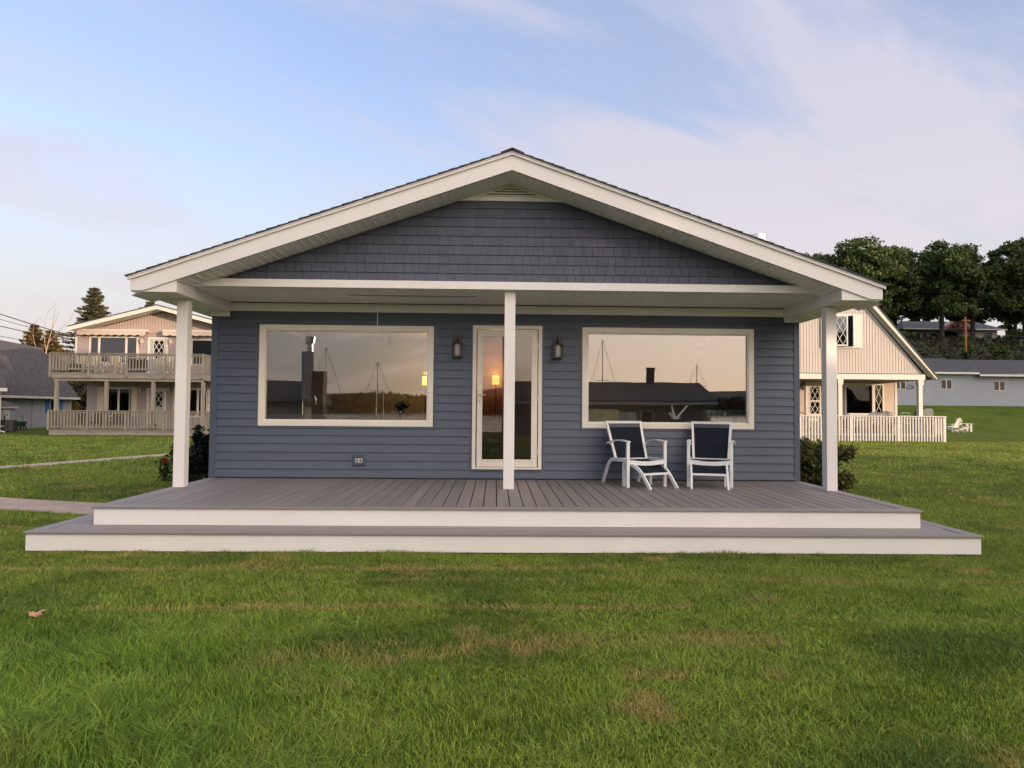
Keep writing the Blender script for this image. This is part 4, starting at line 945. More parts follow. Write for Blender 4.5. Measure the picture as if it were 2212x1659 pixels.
def wick(x, label):
    t = thing('wicker_chair', (x, 36.2, .31), label, 'chair', 'dark wicker chairs on the lower porch')
    MB().box(x - .3, x + .3, 35.95, 36.45, .55, .68).build('seat', dk, t, bevel=.03); MB().box(x - .3, x + .3, 36.4, 36.5, .68, 1.22).build('backrest', dk, t, bevel=.04)
    for s in (-1, 1):
        MB().box(x + s * .3 - .04, x + s * .3 + .04, 35.93, 36.45, .82, .88).build('arm', dk, t)
        for y in (35.97, 36.42): MB().box(x + s * .3 - .025, x + s * .3 + .025, y - .025, y + .025, .31, .82 if y < 36 else .6).build('leg', dk, t)
wick(-20.0, 'dark wicker chair on the lower porch, left of the double window post'); wick(-19.1, 'dark wicker chair on the lower porch below the right shutter')
t = thing('baby_gate', (-17.6, 35.4, 3.07), 'brown slatted crib panel with a white top rail on the upper balcony', 'crib')
b = MB(); x = -18.15
while x < -17.25: b.box(x, x + .03, 35.35, 35.40, 3.12, 3.80); x += .10
b.box(-18.2, -17.2, 35.41, 35.43, 3.15, 3.75); b.build('slats', mat('brown_slats', (.10, .07, .055), .7), t); MB().box(-18.2, -17.2, 35.33, 35.43, 3.80, 3.86).build('top_rail', M['off'], t)
t = thing('bird_feeder', (-16.80, 35.3, .31), 'grey bird feeder stand on the lower porch beside the left post', 'feeder')
MB().tube([(-16.80, 35.3, .55), (-16.80, 35.3, 1.45)], .02, 6).build('pole', M['black'], t); MB().box(-16.92, -16.68, 35.18, 35.42, 1.40, 1.50).build('tray', mat('feeder_grey', (.12, .12, .15), .5), t); MB().box(-16.93, -16.67, 35.17, 35.43, .315, .60).build('base', mat('feeder_base', (.06, .05, .05), .5), t)

# ------------------------------------------------------------------ grey garage house on the left, its neighbours
gh = local('grey_cottage', 'low grey cottage with a steep grey roof and bright blue shutters', 'house')
gs = mat('lilac_siding', (.36, .345, .37), .6, .05, 1)
gw_ = (-3.44, -2.04, .92, 1.86)
b = MB(); siding(b, -11.4, -.1, .08, 2.05, 0, .115, [ins(gw_, .03)], .02); b.build('siding', gs, gh)
b = MB(); b.box(-11.4, -.05, .01, 4.2, 0, 2.04); b.prism([(.05, 2.04), (4.15, 2.04), (2.1, 5.2)], 'x', -.15, -.05); b.build('wall', gs, gh)
b = MB(); b.box(-.1, 0, -.035, .12, 0, 2.04); b.build('corner_trim', M['off'], gh)
b = MB(); b.face([(-11.6, -.40, 1.98), (.25, -.40, 1.98), (.25, 2.1, 5.42), (-11.6, 2.1, 5.42)]); b.face([(-11.6, 2.1, 5.42), (.25, 2.1, 5.42), (.25, 4.6, 1.98), (-11.6, 4.6, 1.98)]); ro = b.build('roof', mat('grey_shingle', (.085, .08, .082), .95, .3, 5, .6, 30), gh); ro.modifiers.new('thick', 'SOLIDIFY').thickness = .06
b = MB(); b.box(-11.6, .27, -.52, -.41, 1.86, 2.0); b.build('gutter', M['off'], gh)
b = MB(); b.tube([(-5.7, -.5, 1.88), (-5.75, -.25, 1.75), (-5.95, -.06, 1.55), (-5.95, -.06, .1)], .04, 6); b.build('downpipe', gs, gh)
farwin(gh, *gw_, 0, (-2.74,), .09)
bs = mat('sky_blue_shutter', (.045, .15, .42), .6, .05)
shutter(gh, -4.08, -3.45, .95, 1.86, 0, bs); shutter(gh, -2.03, -1.45, .95, 1.86, 0, bs)
place(gh, (-29.6, 50.2, 0), math.radians(100.5))
sh = local('garden_shed', 'small grey storage shed with a brown roof against the grey cottage', 'shed')
MB().box(-12, -10.1, -.9, -.05, 0, 1.38).build('wall', gs, sh)
b = MB(); b.face([(-12.1, -1.0, 1.36), (-10.0, -1.0, 1.36), (-10.3, -.5, 1.68), (-12.1, -.5, 1.68)]); b.face([(-10.0, -1.0, 1.36), (-10.0, -.05, 1.36), (-10.3, -.5, 1.68)]); b.face([(-10.0, -.05, 1.36), (-12.1, -.05, 1.36), (-12.1, -.5, 1.68), (-10.3, -.5, 1.68)]); b.build('roof', mat('brown_shingle', (.16, .11, .085), .9, .2, 8), sh)
MB().box(-12.1, -10.02, -1.03, -1.0, 1.28, 1.355).build('fascia', M['off'], sh)
MB().box(-11.4, -10.8, -.93, -.905, .08, 1.2).build('door', M['off'], sh); place(sh, (-29.6, 50.2, 0), math.radians(100.5))
nh = local('grey_outbuilding', 'grey outbuilding with a white gutter cut off at the left edge', 'building')
b = MB(); siding(b, -9, -.05, .06, 2.20, 0, .115, (), .02); b.box(-9, -.06, .01, 4.0, 0, 2.2); b.build('wall', gs, nh)
b = MB(); b.box(-.11, 0, -.04, .12, 0, 2.18); b.build('corner_trim', M['off'], nh)
b = MB(); b.face([(-9, -.4, 2.34), (.2, -.4, 2.32), (.2, 2.1, 3.32), (-9, 2.1, 3.34)]); b.face([(-9, 4.5, 2.34), (-9, 2.1, 3.34), (.2, 2.1, 3.32), (.2, 4.5, 2.32)]); b.build('roof', mat('grey_shingle_two', (.085, .08, .082), .95, .3, 5, .6, 30), nh)
b = MB(); b.prism([(0, 2.2), (4, 2.2), (2.1, 3.28)], 'x', -.2, -.06); b.build('gable', gs, nh)
b = MB(); b.box(-9, .25, -.55, -.41, 2.16, 2.33); b.build('gutter', M['off'], nh)
b = MB(); b.tube([(.05, -.4, 2.18), (-.1, -.1, 1.95), (-.1, -.08, .15), (.2, -.2, .05)], .045, 6); b.build('downpipe', M['off'], nh); place(nh, (-25.75, 37.6, 0), math.radians(34))
# air conditioner
ac = thing('air_conditioner', (-26.0, 38.9, 0), 'grey outdoor air conditioning unit beside the outbuilding', 'air conditioner'); acm = mat('ac_grey', (.13, .135, .13), .5); 
MB().box(-26.45, -25.76, 38.6, 38.9, .03, .62).build('housing', mat('ac_dark', (.045, .045, .045), .5), ac)
b = MB(); x = -26.2
while x < -25.80: b.box(x, x + .035, 38.57, 38.6, .06, .60); x += .075
b.box(-26.48, -25.73, 38.56, 38.93, .62, .66); b.build('grille', acm, ac); MB().box(-26.42, -26.25, 38.58, 38.6, .28, .36).build('nameplate', M['off'], ac)
MB().tube([(-26.42, 38.9, .66), (-26.42, 38.9, .85), (-26.36, 38.9, .92), (-26.25, 38.9, .92)], .03, 6).build('pipe', M['black'], ac)
# wagon
wg = thing('garden_wagon', (-30.2, 46.3, 0), 'green plastic garden wagon with white wheels by the grey cottage', 'wagon'); gm = mat('green_plastic', (.01, .10, .045), .4)
MB().prism([(-30.75, .30), (-30.0, .30), (-29.88, .60), (-30.87, .60)], 'y', 45.95, 46.55).build('tub', gm, wg, bevel=.02)
MB().box(-30.92, -29.83, 45.92, 46.58, .585, .63).build('rim', gm, wg, bevel=.01)
for x in (-30.65, -30.08):
    for y in (45.9, 46.55):
        q = MB(); q.tube([(x, y, .14), (x, y + .07, .14)], .14, 14); wl = q.build('wheel', M['black'], wg); MB().tube([(x, y - .012, .14), (x, y + .0, .14)], .07, 12).build('hub', M['off'], wl)
MB().bar((-30.70, 46.25, .22), (-30.02, 46.25, .22), .30, .08).build('axle', M['black'], wg)
b = MB(); b.tube([(-29.95, 46.2, .4), (-30.05, 46.2, .95)], .02, 6); b.tube([(-30.05 + .07 * math.cos(a), 46.2, 1.02 + .06 * math.sin(a)) for a in [k * math.pi / 5 for k in range(11)]], .015, 6); b.build('handle', M['black'], wg)
wg.location = (-27.85, 42.4, 0); wg.scale = (.78,) * 3
b = MB(); b.prism([(-.30, .55), (.28, .55), (.12, .2), (-.12, .2)], 'y', -.25, .25)
wb = local('wheelbarrow', 'black wheelbarrow tub peeking out left of the wooden porch', 'wheelbarrow'); b.build('tub', M['black'], wb, bevel=.02)
MB().tube([(-.05, -.03, .14), (-.05, .03, .14)], .14, 12).build('wheel', M['black'], wb); MB().bar((-.1, -.2, .2), (.5, -.2, .45), .03).build('handle', M['black'], wb); MB().bar((.2, 0, .2), (.25, 0, 0), .3, .03).build('leg', M['black'], wb); place(wb, (-22.05, 36.2, 0), 0)
# white porch house behind
wh = thing('white_porch_house', (-31.5, 60, 0), 'white house corner with a sunlit porch post seen under the balcony', 'house'); wp = mat('bright_white', (.74, .72, .68), .5)
# positions scaled for distance 60
k6 = 60 / 55.0
b = MB(); b.prism([(-35.6, 2.82), (-33.6, 4.2), (-31.6, 5.0), (-29, 5.0), (-29, 2.82)], 'y', 60.0, 66.0); b.build('gable_wall', wp, wh)
b = MB(); b.box(-35.75, -29, 59.8, 59.98, 2.74, 3.02); b.build('beam', wp, wh)
MB().box(-34.9, -34.5, 59.5, 59.78, .3, 2.74).build('post', wp, wh); MB().box(-33.2, -32.8, 59.5, 59.78, .3, 2.74).build('post', wp, wh)
b = MB(); b.box(-35.6, -32.8, 59.45, 59.49, 1.18, 1.26); b.box(-35.6, -32.8, 59.45, 59.49, .45, .52); balusters(b, -35.5, -32.9, 59.49, .5, 1.2, .22, .07); b.build('railing', wp, wh)
MB().box(-35.6, -29, 61.5, 61.7, 0, 2.8).build('rear_wall', M['glassdark'], wh); MB().box(-35.6, -29, 59.5, 61.5, .1, .3).build('porch_floor', wp, wh)

# person: child seen above the air conditioner
def person(loc, label):
    t = thing('person', loc, label, 'person', rz=0); t.location = loc
    skin = mat('skin', (.42, .24, .17), .6, .03); j = {}
    V = [(0, 0, .62), (0, .01, .78), (0, -.02, .92), (0, -.05, 1.00), (0, -.09, 1.10), (0, -.10, 1.18), (-.13, -.02, .91), (-.19, -.10, .76), (-.10, -.24, .74), (.13, -.02, .91), (.20, -.12, .78), (.13, -.27, .88), (-.07, 0, .58), (-.08, -.01, .32), (-.08, .01, .05), (-.08, -.09, .02), (.07, 0, .58), (.08, -.02, .32), (.08, .0, .05), (.08, -.10, .02)]
    R = [.11, .105, .11, .05, .075, .06, .055, .04, .028, .055, .04, .028, .085, .06, .04, .035, .085, .06, .04, .035]
    E = [(0, 1), (1, 2), (2, 3), (3, 4), (4, 5), (2, 6), (6, 7), (7, 8), (2, 9), (9, 10), (10, 11), (0, 12), (12, 13), (13, 14), (14, 15), (0, 16), (16, 17), (17, 18), (18, 19)]
    def grow(name, ids, m, infl=0.0, root=0):
        mp_ = {a: i for i, a in enumerate(ids)}; me = bpy.data.meshes.new(name)
        me.from_pydata([V[i] for i in ids], [(mp_[a], mp_[b_]) for a, b_ in E if a in mp_ and b_ in mp_], []); o = bpy.data.objects.new(name, me); COL.objects.link(o); o.parent = t
        me.materials.append(m); sk = o.modifiers.new('skin', 'SKIN'); sk.use_smooth_shade = True
        for i, a in enumerate(ids): me.skin_vertices[0].data[i].radius = (R[a] + infl,) * 2
        me.skin_vertices[0].data[root].use_root = True
        o.modifiers.new('sub', 'SUBSURF').levels = 1; o.modifiers['sub'].render_levels = 2; return o
    grow('body', list(range(20)), skin)
    grow('shirt', [0, 1, 2, 6, 7, 9, 10], mat('blue_shirt', (.16, .33, .72), .8), .014)
    grow('trousers', [0, 12, 13, 14, 16, 17, 18], mat('navy_trousers', (.02, .025, .07), .8), .014)
    b = MB(); b.lathe(0, -.075, [(.082, 1.10), (.092, 1.15), (.08, 1.21), (.04, 1.245), (0, 1.25)], 14); b.build('cap', M['off'], t, smooth=True)
    b = MB(); b.tube([(0, -.02, 1.17), (-.01, .02, 1.08), (-.03, .05, .96), (-.03, .05, .86)], [.07, .07, .06, .02], 8); b.build('hair', mat('dark_hair', (.03, .015, .01), .6), t, smooth=True)
    return t
ps = person((-27.6, 41.2, 0), 'person in a light blue shirt, white cap and dark ponytail behind the air conditioner'); ps.rotation_euler.z = math.radians(50)
# ------------------------------------------------------------------ right neighbour: steep roofed chalet
ch = thing('chalet', (18, 38, 0), 'cream chalet with a steep gable, open lattice window and white railed porch', 'house')
W2 = 38.0; GYc = 35.7
M['cbat'] = mat('cream_batten', (.45, .41, .375), .6, .04, .7); M['clap'] = mat('cream_lap', (.46, .38, .30), .6, .04, .7, stretch=(.4, 1, 3)); M['cwhite'] = mat('chalet_white', (.56, .53, .48), .5, .03)
AXc = 17.62; KS = 1.17; APZ = 3.16 + KS * (22.40 - AXc)
rc = lambda x: APZ - (KS * (x - AXc) if x > AXc else .34 * (AXc - x))
b = MB(); b.prism([(11.4, 3.44), (AXc + 4.15, 3.44), (AXc, APZ - .45), (11.4, rc(11.4) - .45)], 'y', GYc, GYc + .1)
wz = (17.10, 18.24, 4.80, 6.42)
x = 11.5
while x < AXc + 4.3:
    t_ = rc(x + .02) - .5
    if t_ > 3.46:
        if 16.45 < x < 18.68 and t_ > 4.7:
            b.box(x, x + .04, GYc - .016, GYc, 3.44, 4.66)
            if t_ > 6.5: b.box(x, x + .04, GYc - .016, GYc, 6.46, t_)
        else: b.box(x, x + .04, GYc - .016, GYc, 3.44, t_)
    x += .148
b.build('batten_gable', M['cbat'], ch)
b = MB(); b.box(11.4, 21.83, GYc - .12, GYc - .031, 3.13, 3.40); b.box(11.4, 21.83, GYc - .031, GYc + .1, 3.13, 3.395); b.build('beam', M['cwhite'], ch)
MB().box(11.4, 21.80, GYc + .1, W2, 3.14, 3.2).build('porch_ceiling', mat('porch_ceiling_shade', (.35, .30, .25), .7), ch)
for s in (-1, 1):
    xe = 22.40 if s > 0 else 11.0; ze = rc(xe); dz = .36 if s > 0 else .26; dx = .12 if s > 0 else 0; e2 = 0 if s > 0 else .25
    b = MB(); b.prism([(AXc, APZ), (xe, ze), (xe - dx, ze - e2), (AXc, APZ - dz)], 'y', GYc - .33, GYc - .29); fc = b.build('fascia', M['cwhite'], ch)
    if s > 0: b = MB(); b.prism([(AXc, APZ - .3), (xe - .1 if s > 0 else xe, ze + .06 if s > 0 else ze - .3), (xe - .4 if s > 0 else xe, ze + .14 if s > 0 else ze - .45), (AXc, APZ - .48)], 'y', GYc - .12, GYc - .032); b.build('rake_trim', mat('rake_trim', (.50, .48, .43), .5), ch)
    b = MB(); b.prism([(AXc, APZ - .14), (xe - .02, ze + (.02 if s > 0 else -.14)), (xe - .12, ze + (.02 if s > 0 else -.22)), (AXc, APZ - .26)], 'y', GYc - .289, GYc + .02); b.build('soffit', M['soffit'], ch)
    b = MB(); b.prism([(AXc, APZ + .06), (xe + s * .06, ze + (0 if s > 0 else .05)), (xe, ze), (AXc, APZ + .005)], 'y', GYc - .37, 48); b.build('roof', M['shingle'], ch)
b = MB(); b.prism([(11.4, 3.2), (21.8, 3.2), (AXc, APZ - .3), (11.4, rc(11.4) - .3)], 'y', 47.4, 47.5); b.box(11.4, 21.7, 47.4, 47.5, 0, 3.2); b.build('rear_wall', M['clap'], ch)
MB().box(11.4, 11.5, GYc + .1, 47.4, 3.2, rc(11.4) - .3).build('side_wall', M['clap'], ch)
# dormer on the right slope
b = MB(); b.prism([(17.9, 6.9), (20.15, 6.62), (20.15, 5.80), (19.3, 5.8), (17.9, 6.9)], 'y', 36.9, 37.0); siding(b, 18.0, 20.13, 5.85, 6.55, 36.9, .12, (), .015); b.box(20.05, 20.15, 36.9, 41, 5.5, 6.6); dm_ = b.build('dormer', mat('dormer_siding', (.45, .42, .38), .6), ch)
b = MB(); b.prism([(17.6, 7.0), (20.3, 6.60), (20.3, 6.70), (17.6, 7.10)], 'y', 36.7, 41); b.box(20.06, 20.2, 36.85, 36.9, 5.75, 6.6); b.build('dormer_roof', M['cwhite'], dm_)
# upper window with open casement
fw_ = MB(); ring(fw_, 17.02, 18.30, 4.72, 6.45, .09, GYc - .08, GYc - .032); fo = fw_.build('window', M['cwhite'], ch)
MB().box(17.11, 18.21, GYc - .05, GYc - .034, 4.81, 6.36).build('opening', M['glassdark'], fo)
b = MB(); ring(b, 17.12, 17.78, 4.80, 6.36, .07, GYc - .30, GYc - .25); cs = b.build('casement', mat('casement_blue', (.50, .56, .60), .4), ch)
MB().box(17.19, 17.71, GYc - .278, GYc - .272, 4.87, 6.29).build('pane', glassmat('casement_glass', (.6, .7, .75), .05, gl=(.5, .55, .6)), cs); b = MB(); lattice(b, 17.19, 17.71, 4.87, 6.29, GYc - .29, .34, .6, .022); b.build('lattice', M['cwhite'], cs)
b = MB(); b.hexa([(18.13, GYc - .05, 4.80), (18.20, GYc - .05, 4.80), (18.05, GYc - .45, 4.80), (17.98, GYc - .45, 4.80), (18.13, GYc - .05, 6.38), (18.20, GYc - .05, 6.38), (18.05, GYc - .45, 6.38), (17.98, GYc - .45, 6.38)]); b.build('casement', mat('casement_edge', (.55, .57, .6), .4), ch)
shutter(ch, 18.31, 18.68, 4.72, 6.45, GYc - .03, M['cwhite']); shutter(ch, 16.50, 17.0, 4.72, 6.45, GYc - .03, M['cwhite'])
# lower wall
lw = [(16.72, 17.72, .28, 3.08), (18.85, 21.02, 1.30, 3.02)]
b = MB(); siding(b, 11.6, 21.62, .28, 3.15, W2, .15, [ins(q, .03) for q in lw], .02); b.build('lap_siding', M['clap'], ch)
b = MB(); b.box(11.5, 21.62, W2 + .01, W2 + .15, 0, 3.15); b.box(21.55, 21.7, W2 + .15, 47.4, 0, 3.2); b.box(11.4, 11.55, W2 + .15, 47.4, 0, 3.2); b.build('wall', M['clap'], ch)
MB().box(21.62, 21.74, W2 - .03, W2 + .12, .28, 3.15).build('corner_trim', M['cwhite'], ch)
fardoor(ch, *lw[0], W2, (16.97, 17.50, 1.35, 2.82), mat('cream_door', (.55, .52, .46), .5), (.27, .5), M['cwhite'])
b = MB(); b.box(16.97, 17.50, W2 - .05, W2 - .036, 2.0, 2.08); b.build('door_rail', M['cwhite'], ch)
f = MB(); ring(f, 18.85, 21.02, 1.30, 3.02, .10, W2 - .06, W2 + .03); f.box(20.36, 20.52, W2 - .055, W2 + .03, 1.40, 2.92); fo = f.build('window', M['cwhite'], ch)
MB().box(18.95, 20.36, W2 - .012, W2 - .006, 1.40, 2.92).build('pane', M['farglass'], fo); MB().box(20.52, 20.92, W2 - .012, W2 - .006, 1.40, 2.92).build('pane', M['farglass'], fo)
MB().box(18.95, 20.92, W2 + .0, W2 + .006, 1.40, 2.92).build('dark_room_sheet', M['glassdark'], fo); b = MB(); lattice(b, 20.56, 20.88, 1.42, 2.90, W2 - .03, .32, .75, .025); b.build('lattice', M['cwhite'], fo)  # dark sheet behind the panes stands for the unlit room
for x0 in (17.36, 21.49): b = MB(); b.box(x0, x0 + .2, GYc - .11, GYc + .09, .2, 2.86); b.box(x0 - .02, x0 + .25, GYc - .13, GYc + .11, 2.86, 3.128); b.build('porch_post', M['cwhite'], ch)
wl_ = thing('wall_lantern', (16.52, 37.9, 2.6), 'black carriage lantern left of the chalet door', 'wall lamp'); b = MB(); b.box(16.45, 16.62, 37.70, 37.86, 2.62, 2.86); b.prism([(16.43, 2.86), (16.64, 2.86), (16.535, 3.0)], 'y', 37.68, 37.88); b.build('lantern_body', M['black'], wl_); MB().tube([(16.53, 37.97, 2.75), (16.53, 37.90, 3.04), (16.53, 37.78, 3.0)], .02, 6).build('bracket', M['black'], wl_)
# white porch railing
b = MB(); b.box(12.0, 22.66, 35.45, 38.0, .20, .28); b.build('porch_floor', mat('porch_floor_tan', (.42, .38, .31), .8), ch)
b = MB(); b.box(12.0, 22.62, 35.50, 35.56, .02, .199); b.build('porch_skirt', mat('porch_skirt', (.34, .32, .27), .8), ch)
xs = [12.0, 15.3, 17.90, 20.32, 22.66]
for a, c in zip(xs[:-1], xs[1:]):
    b = MB(); b.box(a + .08, c - .08, 35.42, 35.445, 1.12, 1.22); b.box(a + .08, c - .08, 35.42, 35.445, .30, .38); balusters(b, a + .08, c - .08, 35.42, .0, 1.24, .150, .062); b.build('balustrade', M['rail_white'], ch)
for x in xs: MB().box(x - .07, x + .07, 35.36, 35.46, -.02, 1.25).build('rail_post', M['rail_white'], ch)
MB().box(11.95, 22.76, 35.33, 35.50, 1.25, 1.29).build('handrail', M['rail_white'], ch)
b = MB(); y = 35.55
while y < 38: b.box(22.62, 22.67, y, y + .06, 0, 1.24); y += .15
b.box(22.56, 22.74, 35.50, 38.0, 1.245, 1.285); b.build('side_balustrade', M['rail_white'], ch)
# hanging sign: oval frame of dark metal with the number
sg = thing('hanging_sign', (21.27, 36.0, 2.76), 'dark oval metal house number sign hanging from the chalet porch ceiling', 'sign')
b = MB(); b.tube([(21.27 + .19 * math.cos(a), 36.0, 2.76 + .10 * math.sin(a)) for a in [k * math.pi / 12 for k in range(25)]], .012, 5); b.bar((21.05, 36, 2.70), (21.49, 36, 2.70), .015); b.tube([(21.08, 36, 2.70), (21.02, 36, 2.73), (21.08, 36, 2.78)], .01, 5); b.tube([(21.46, 36, 2.72), (21.52, 36, 2.76), (21.46, 36, 2.80)], .01, 5); b.build('frame', M['black'], sg)
b = MB()
for x in (21.18, 21.40): b.tube([(x, 36, 2.84), (x, 36, 3.14)], .006, 5)
b.build('chain', M['black'], sg)
b = MB(); n0 = 21.10       # the four figures 1 2 1 0 as bent bars
for segs in ([(0, 0, 0, .12)], [(0, .12, .06, .12), (.06, .12, .06, .07), (.06, .07, 0, .04), (0, .04, 0, 0), (0, 0, .06, 0)], [(.02, 0, .02, .12)], [(0, 0, .055, 0), (.055, 0, .055, .12), (.055, .12, 0, .12), (0, .12, 0, 0)]):
    for (xa, za, xb, zb) in segs: b.bar((n0 + xa, 36, 2.70 + za), (n0 + xb, 36, 2.70 + zb + .0001), .014)
    n0 += .09
b.build('number', M['black'], sg)
# porch furniture
gr_ = thing('grill', (22.3, 36.6, .28), 'grey covered barbecue grill with a domed lid at the right end of the chalet porch', 'grill'); gm2 = mat('grill_grey', (.085, .095, .105), .5)
b = MB(); b.prism([(21.88, 1.22), (22.72, 1.22), (22.72, 1.60), (22.62, 1.68), (22.3, 1.68), (22.1, 1.60), (21.95, 1.42)], 'y', 36.35, 36.85); b.build('lid', gm2, gr_, bevel=.03)
MB().box(21.9, 22.7, 36.38, 36.82, 1.02, 1.215).build('firebox', gm2, gr_)
for x in (21.98, 22.6):
    for y in (36.42, 36.78): MB().box(x - .03, x + .03, y - .03, y + .03, .28, 1.02).build('leg', M['black'], gr_)
MB().box(22.0, 22.6, 36.4, 36.8, .50, .54).build('shelf', M['black'], gr_)
pt = mat('patio_frame', (.60, .57, .50), .4)
def pframe():
    r = local('patio_armchair', 'patio armchair', 'chair', 'pale patio chairs on the chalet porch')
    b = MB(); b.tube(bez3([(-.27, .30, .0), (-.27, .26, .7), (-.25, .28, 1.02), (-.17, .30, 1.10), (.17, .30, 1.10), (.25, .28, 1.02), (.27, .26, .7), (.27, .30, 0)], 4), .022, 6); b.build('back_frame', pt, r)
    b = MB()
    for z in (.55, .68, .81, .94): b.box(-.25, .25, .27, .29, z, z + .05)
    b.build('back_slats', pt, r); MB().box(-.27, .27, -.25, .26, .42, .47).build('seat', mat('grey_cushion', (.28, .25, .25), .8), r)
    for s in (-1, 1): MB().tube([(s * .27, -.25, 0), (s * .27, -.24, .62), (s * .27, .24, .66)], .02, 6).build('leg', pt, r)
    return r
p0 = pframe()
for k, (x, y, rz, lb) in enumerate([(21.75, 36.9, .1, 'pale patio chair with its rounded back above the rail, beside the grill'), (20.0, 36.8, 2.4, 'pale patio chair behind the rail below the chalet window, turned sideways'), (20.75, 36.5, 1.8, 'pale patio chair behind the rail left of the chalet house corner')]):
    place(p0 if k == 0 else copy_tree(p0), (x, y, .28), rz, lb, 1.05)
t = thing('patio_table', (20.4, 37.1, .28), 'low dark patio table behind the white railing', 'table'); MB().box(19.9, 20.9, 36.9, 37.5, .85, .9).build('tabletop', mat('table_brown', (.10, .06, .045), .6), t)
for x in (20.0, 20.8): MB().box(x - .05, x + .05, 37.0, 37.1, .28, .85).build('leg', M['black'], t)
bk = mat('brown_crate', (.11, .055, .04), .7)
t = thing('wooden_bench', (18.3, 37.2, .28), 'brown wooden bench behind the white railing under the chalet window', 'bench'); MB().box(17.95, 19.2, 37.0, 37.5, .62, .70).build('seat', bk, t); MB().box(17.95, 19.2, 37.5, 37.56, .8, 1.15).build('backrest', bk, t)
for x in (18.0, 19.1): MB().box(x - .05, x + .05, 37.0, 37.5, .28, .62).build('leg', bk, t)
t = thing('cushioned_rocker', (16.1, 36.9, .28), 'wicker rocker with a red flowered cushion left of the chalet door', 'chair')
fl_ = mat('flowered_cushion', (.55, .48, .40), .8, .3, 14, col2=(.25, .06, .045)); MB().box(15.8, 16.4, 36.9, 37.1, .55, 1.20).build('back_cushion', fl_, t, bevel=.05); MB().box(15.8, 16.4, 36.5, 36.95, .5, .68).build('seat_cushion', fl_, t, bevel=.04)
b = MB(); b.tube(bez3([(15.78, 37.1, .3), (15.76, 37.12, 1.1), (15.85, 37.12, 1.32), (16.1, 37.12, 1.42), (16.35, 37.12, 1.32), (16.44, 37.12, 1.1), (16.42, 37.1, .3)], 4), .035, 6); b.build('frame', mat('rattan', (.35, .17, .07), .6), t)

# ------------------------------------------------------------------ adirondack chairs
def adir(m):
    r = local('adirondack_chair', 'adirondack chair', 'chair', 'adirondack chairs on the lawn')
    b = MB()
    for k in range(6):
        x = -.27 + k * .092; hh = .98 - .16 * abs(k - 2.5) ** 1.6 / 4; b.hexa([(x, .30, .30), (x + .08, .30, .30), (x + .08, .33, .30), (x, .33, .30), (x - .01, .62, hh), (x + .09, .62, hh), (x + .09, .65, hh), (x - .01, .65, hh)])
    b.build('backrest', m, r)
    b = MB()
    for k in range(5): y = -.22 + k * .11; z = .38 - k * .02; b.box(-.28, .28, y, y + .095, z, z + .02)
    b.build('seat', m, r)
    for s in (-1, 1):
        MB().hexa([(s * .30 - .015, -.26, .32), (s * .30 + .015, -.26, .32), (s * .30 + .015, -.2, .40), (s * .30 - .015, -.2, .40), (s * .30 - .015, .75, 0), (s * .30 + .015, .75, 0), (s * .30 + .015, .85, .05), (s * .30 - .015, .85, .05)]).build('leg', m, r)
        MB().box(s * .33 - .02, s * .33 + .02, -.22, -.10, 0, .54).build('leg', m, r); MB().box(s * .35 - .07, s * .35 + .07, -.30, .48, .54, .565).build('armrest', m, r)
    return r
aw = mat('adirondack_white', (.62, .62, .57), .6, .03)
a0 = adir(aw)
for k, (x, y, rz, lb) in enumerate([(36.45, 54.2, math.radians(75), 'white adirondack chair standing alone, in profile facing left'), (33.9, 52.2, math.radians(200), 'cream adirondack chair seen from behind between the other two'), (33.0, 52.6, math.radians(150), 'adirondack chair partly hidden by the end of the white railing')]):
    place(a0 if k == 0 else copy_tree(a0), (x, y, 0), rz, lb, 1.12)

# ------------------------------------------------------------------ long blue grey garage
gg = thing('long_garage', (50, 72, 2.2), 'long bluish grey building with sliding windows and two roof levels behind the lawn', 'building')
wins = [(45.75, 46.93, 3.85, 4.86), (51.28, 52.49, 3.74, 4.76), (40.98, 42.1, 3.80, 4.62)]
GB = 2.16
b = MB(); b.box(40.5, 63, 71.9, 71.96, GB, GB + .10)
siding(b, 40.5, 63, GB + .1, 5.6, 72.0, .125, [ins(q, .04) for q in wins], .022); b.build('siding', M['garage_blue'], gg)
MB().box(40.5, 63, 72.01, 82, 1.5, 5.55).build('wall', M['garage_blue'], gg)
rs = mat('dark_shingle', (.06, .06, .07), .95, .25, 2.5, .5, 20)
b = MB(); b.face([(40, 71.5, 5.60), (49.4, 71.5, 5.56), (49.4, 77, 7.40), (40, 77, 7.40)]); b.face([(40, 77, 7.4), (49.4, 77, 7.4), (49.4, 82.5, 5.6), (40, 82.5, 5.6)]); b.face([(49.4, 71.5, 5.56), (49.4, 82.5, 5.6), (49.4, 77, 7.40)]); b.build('roof', rs, gg)
b = MB(); b.face([(49.41, 71.4, 5.40), (64, 71.4, 5.32), (64, 77, 7.30), (49.41, 77, 7.30)]); b.face([(49.41, 77, 7.3), (64, 77, 7.3), (64, 82.5, 5.4), (49.41, 82.5, 5.4)]); b.build('roof', rs, gg)
b = MB(); b.box(40, 49.4, 71.38, 71.49, 5.40, 5.60); b.box(49.42, 64, 71.28, 71.39, 5.20, 5.40); b.build('gutter', M['off'], gg)
for q in wins: farwin(gg, *q, 72.0, ((q[0] + q[1]) / 2,), .06)

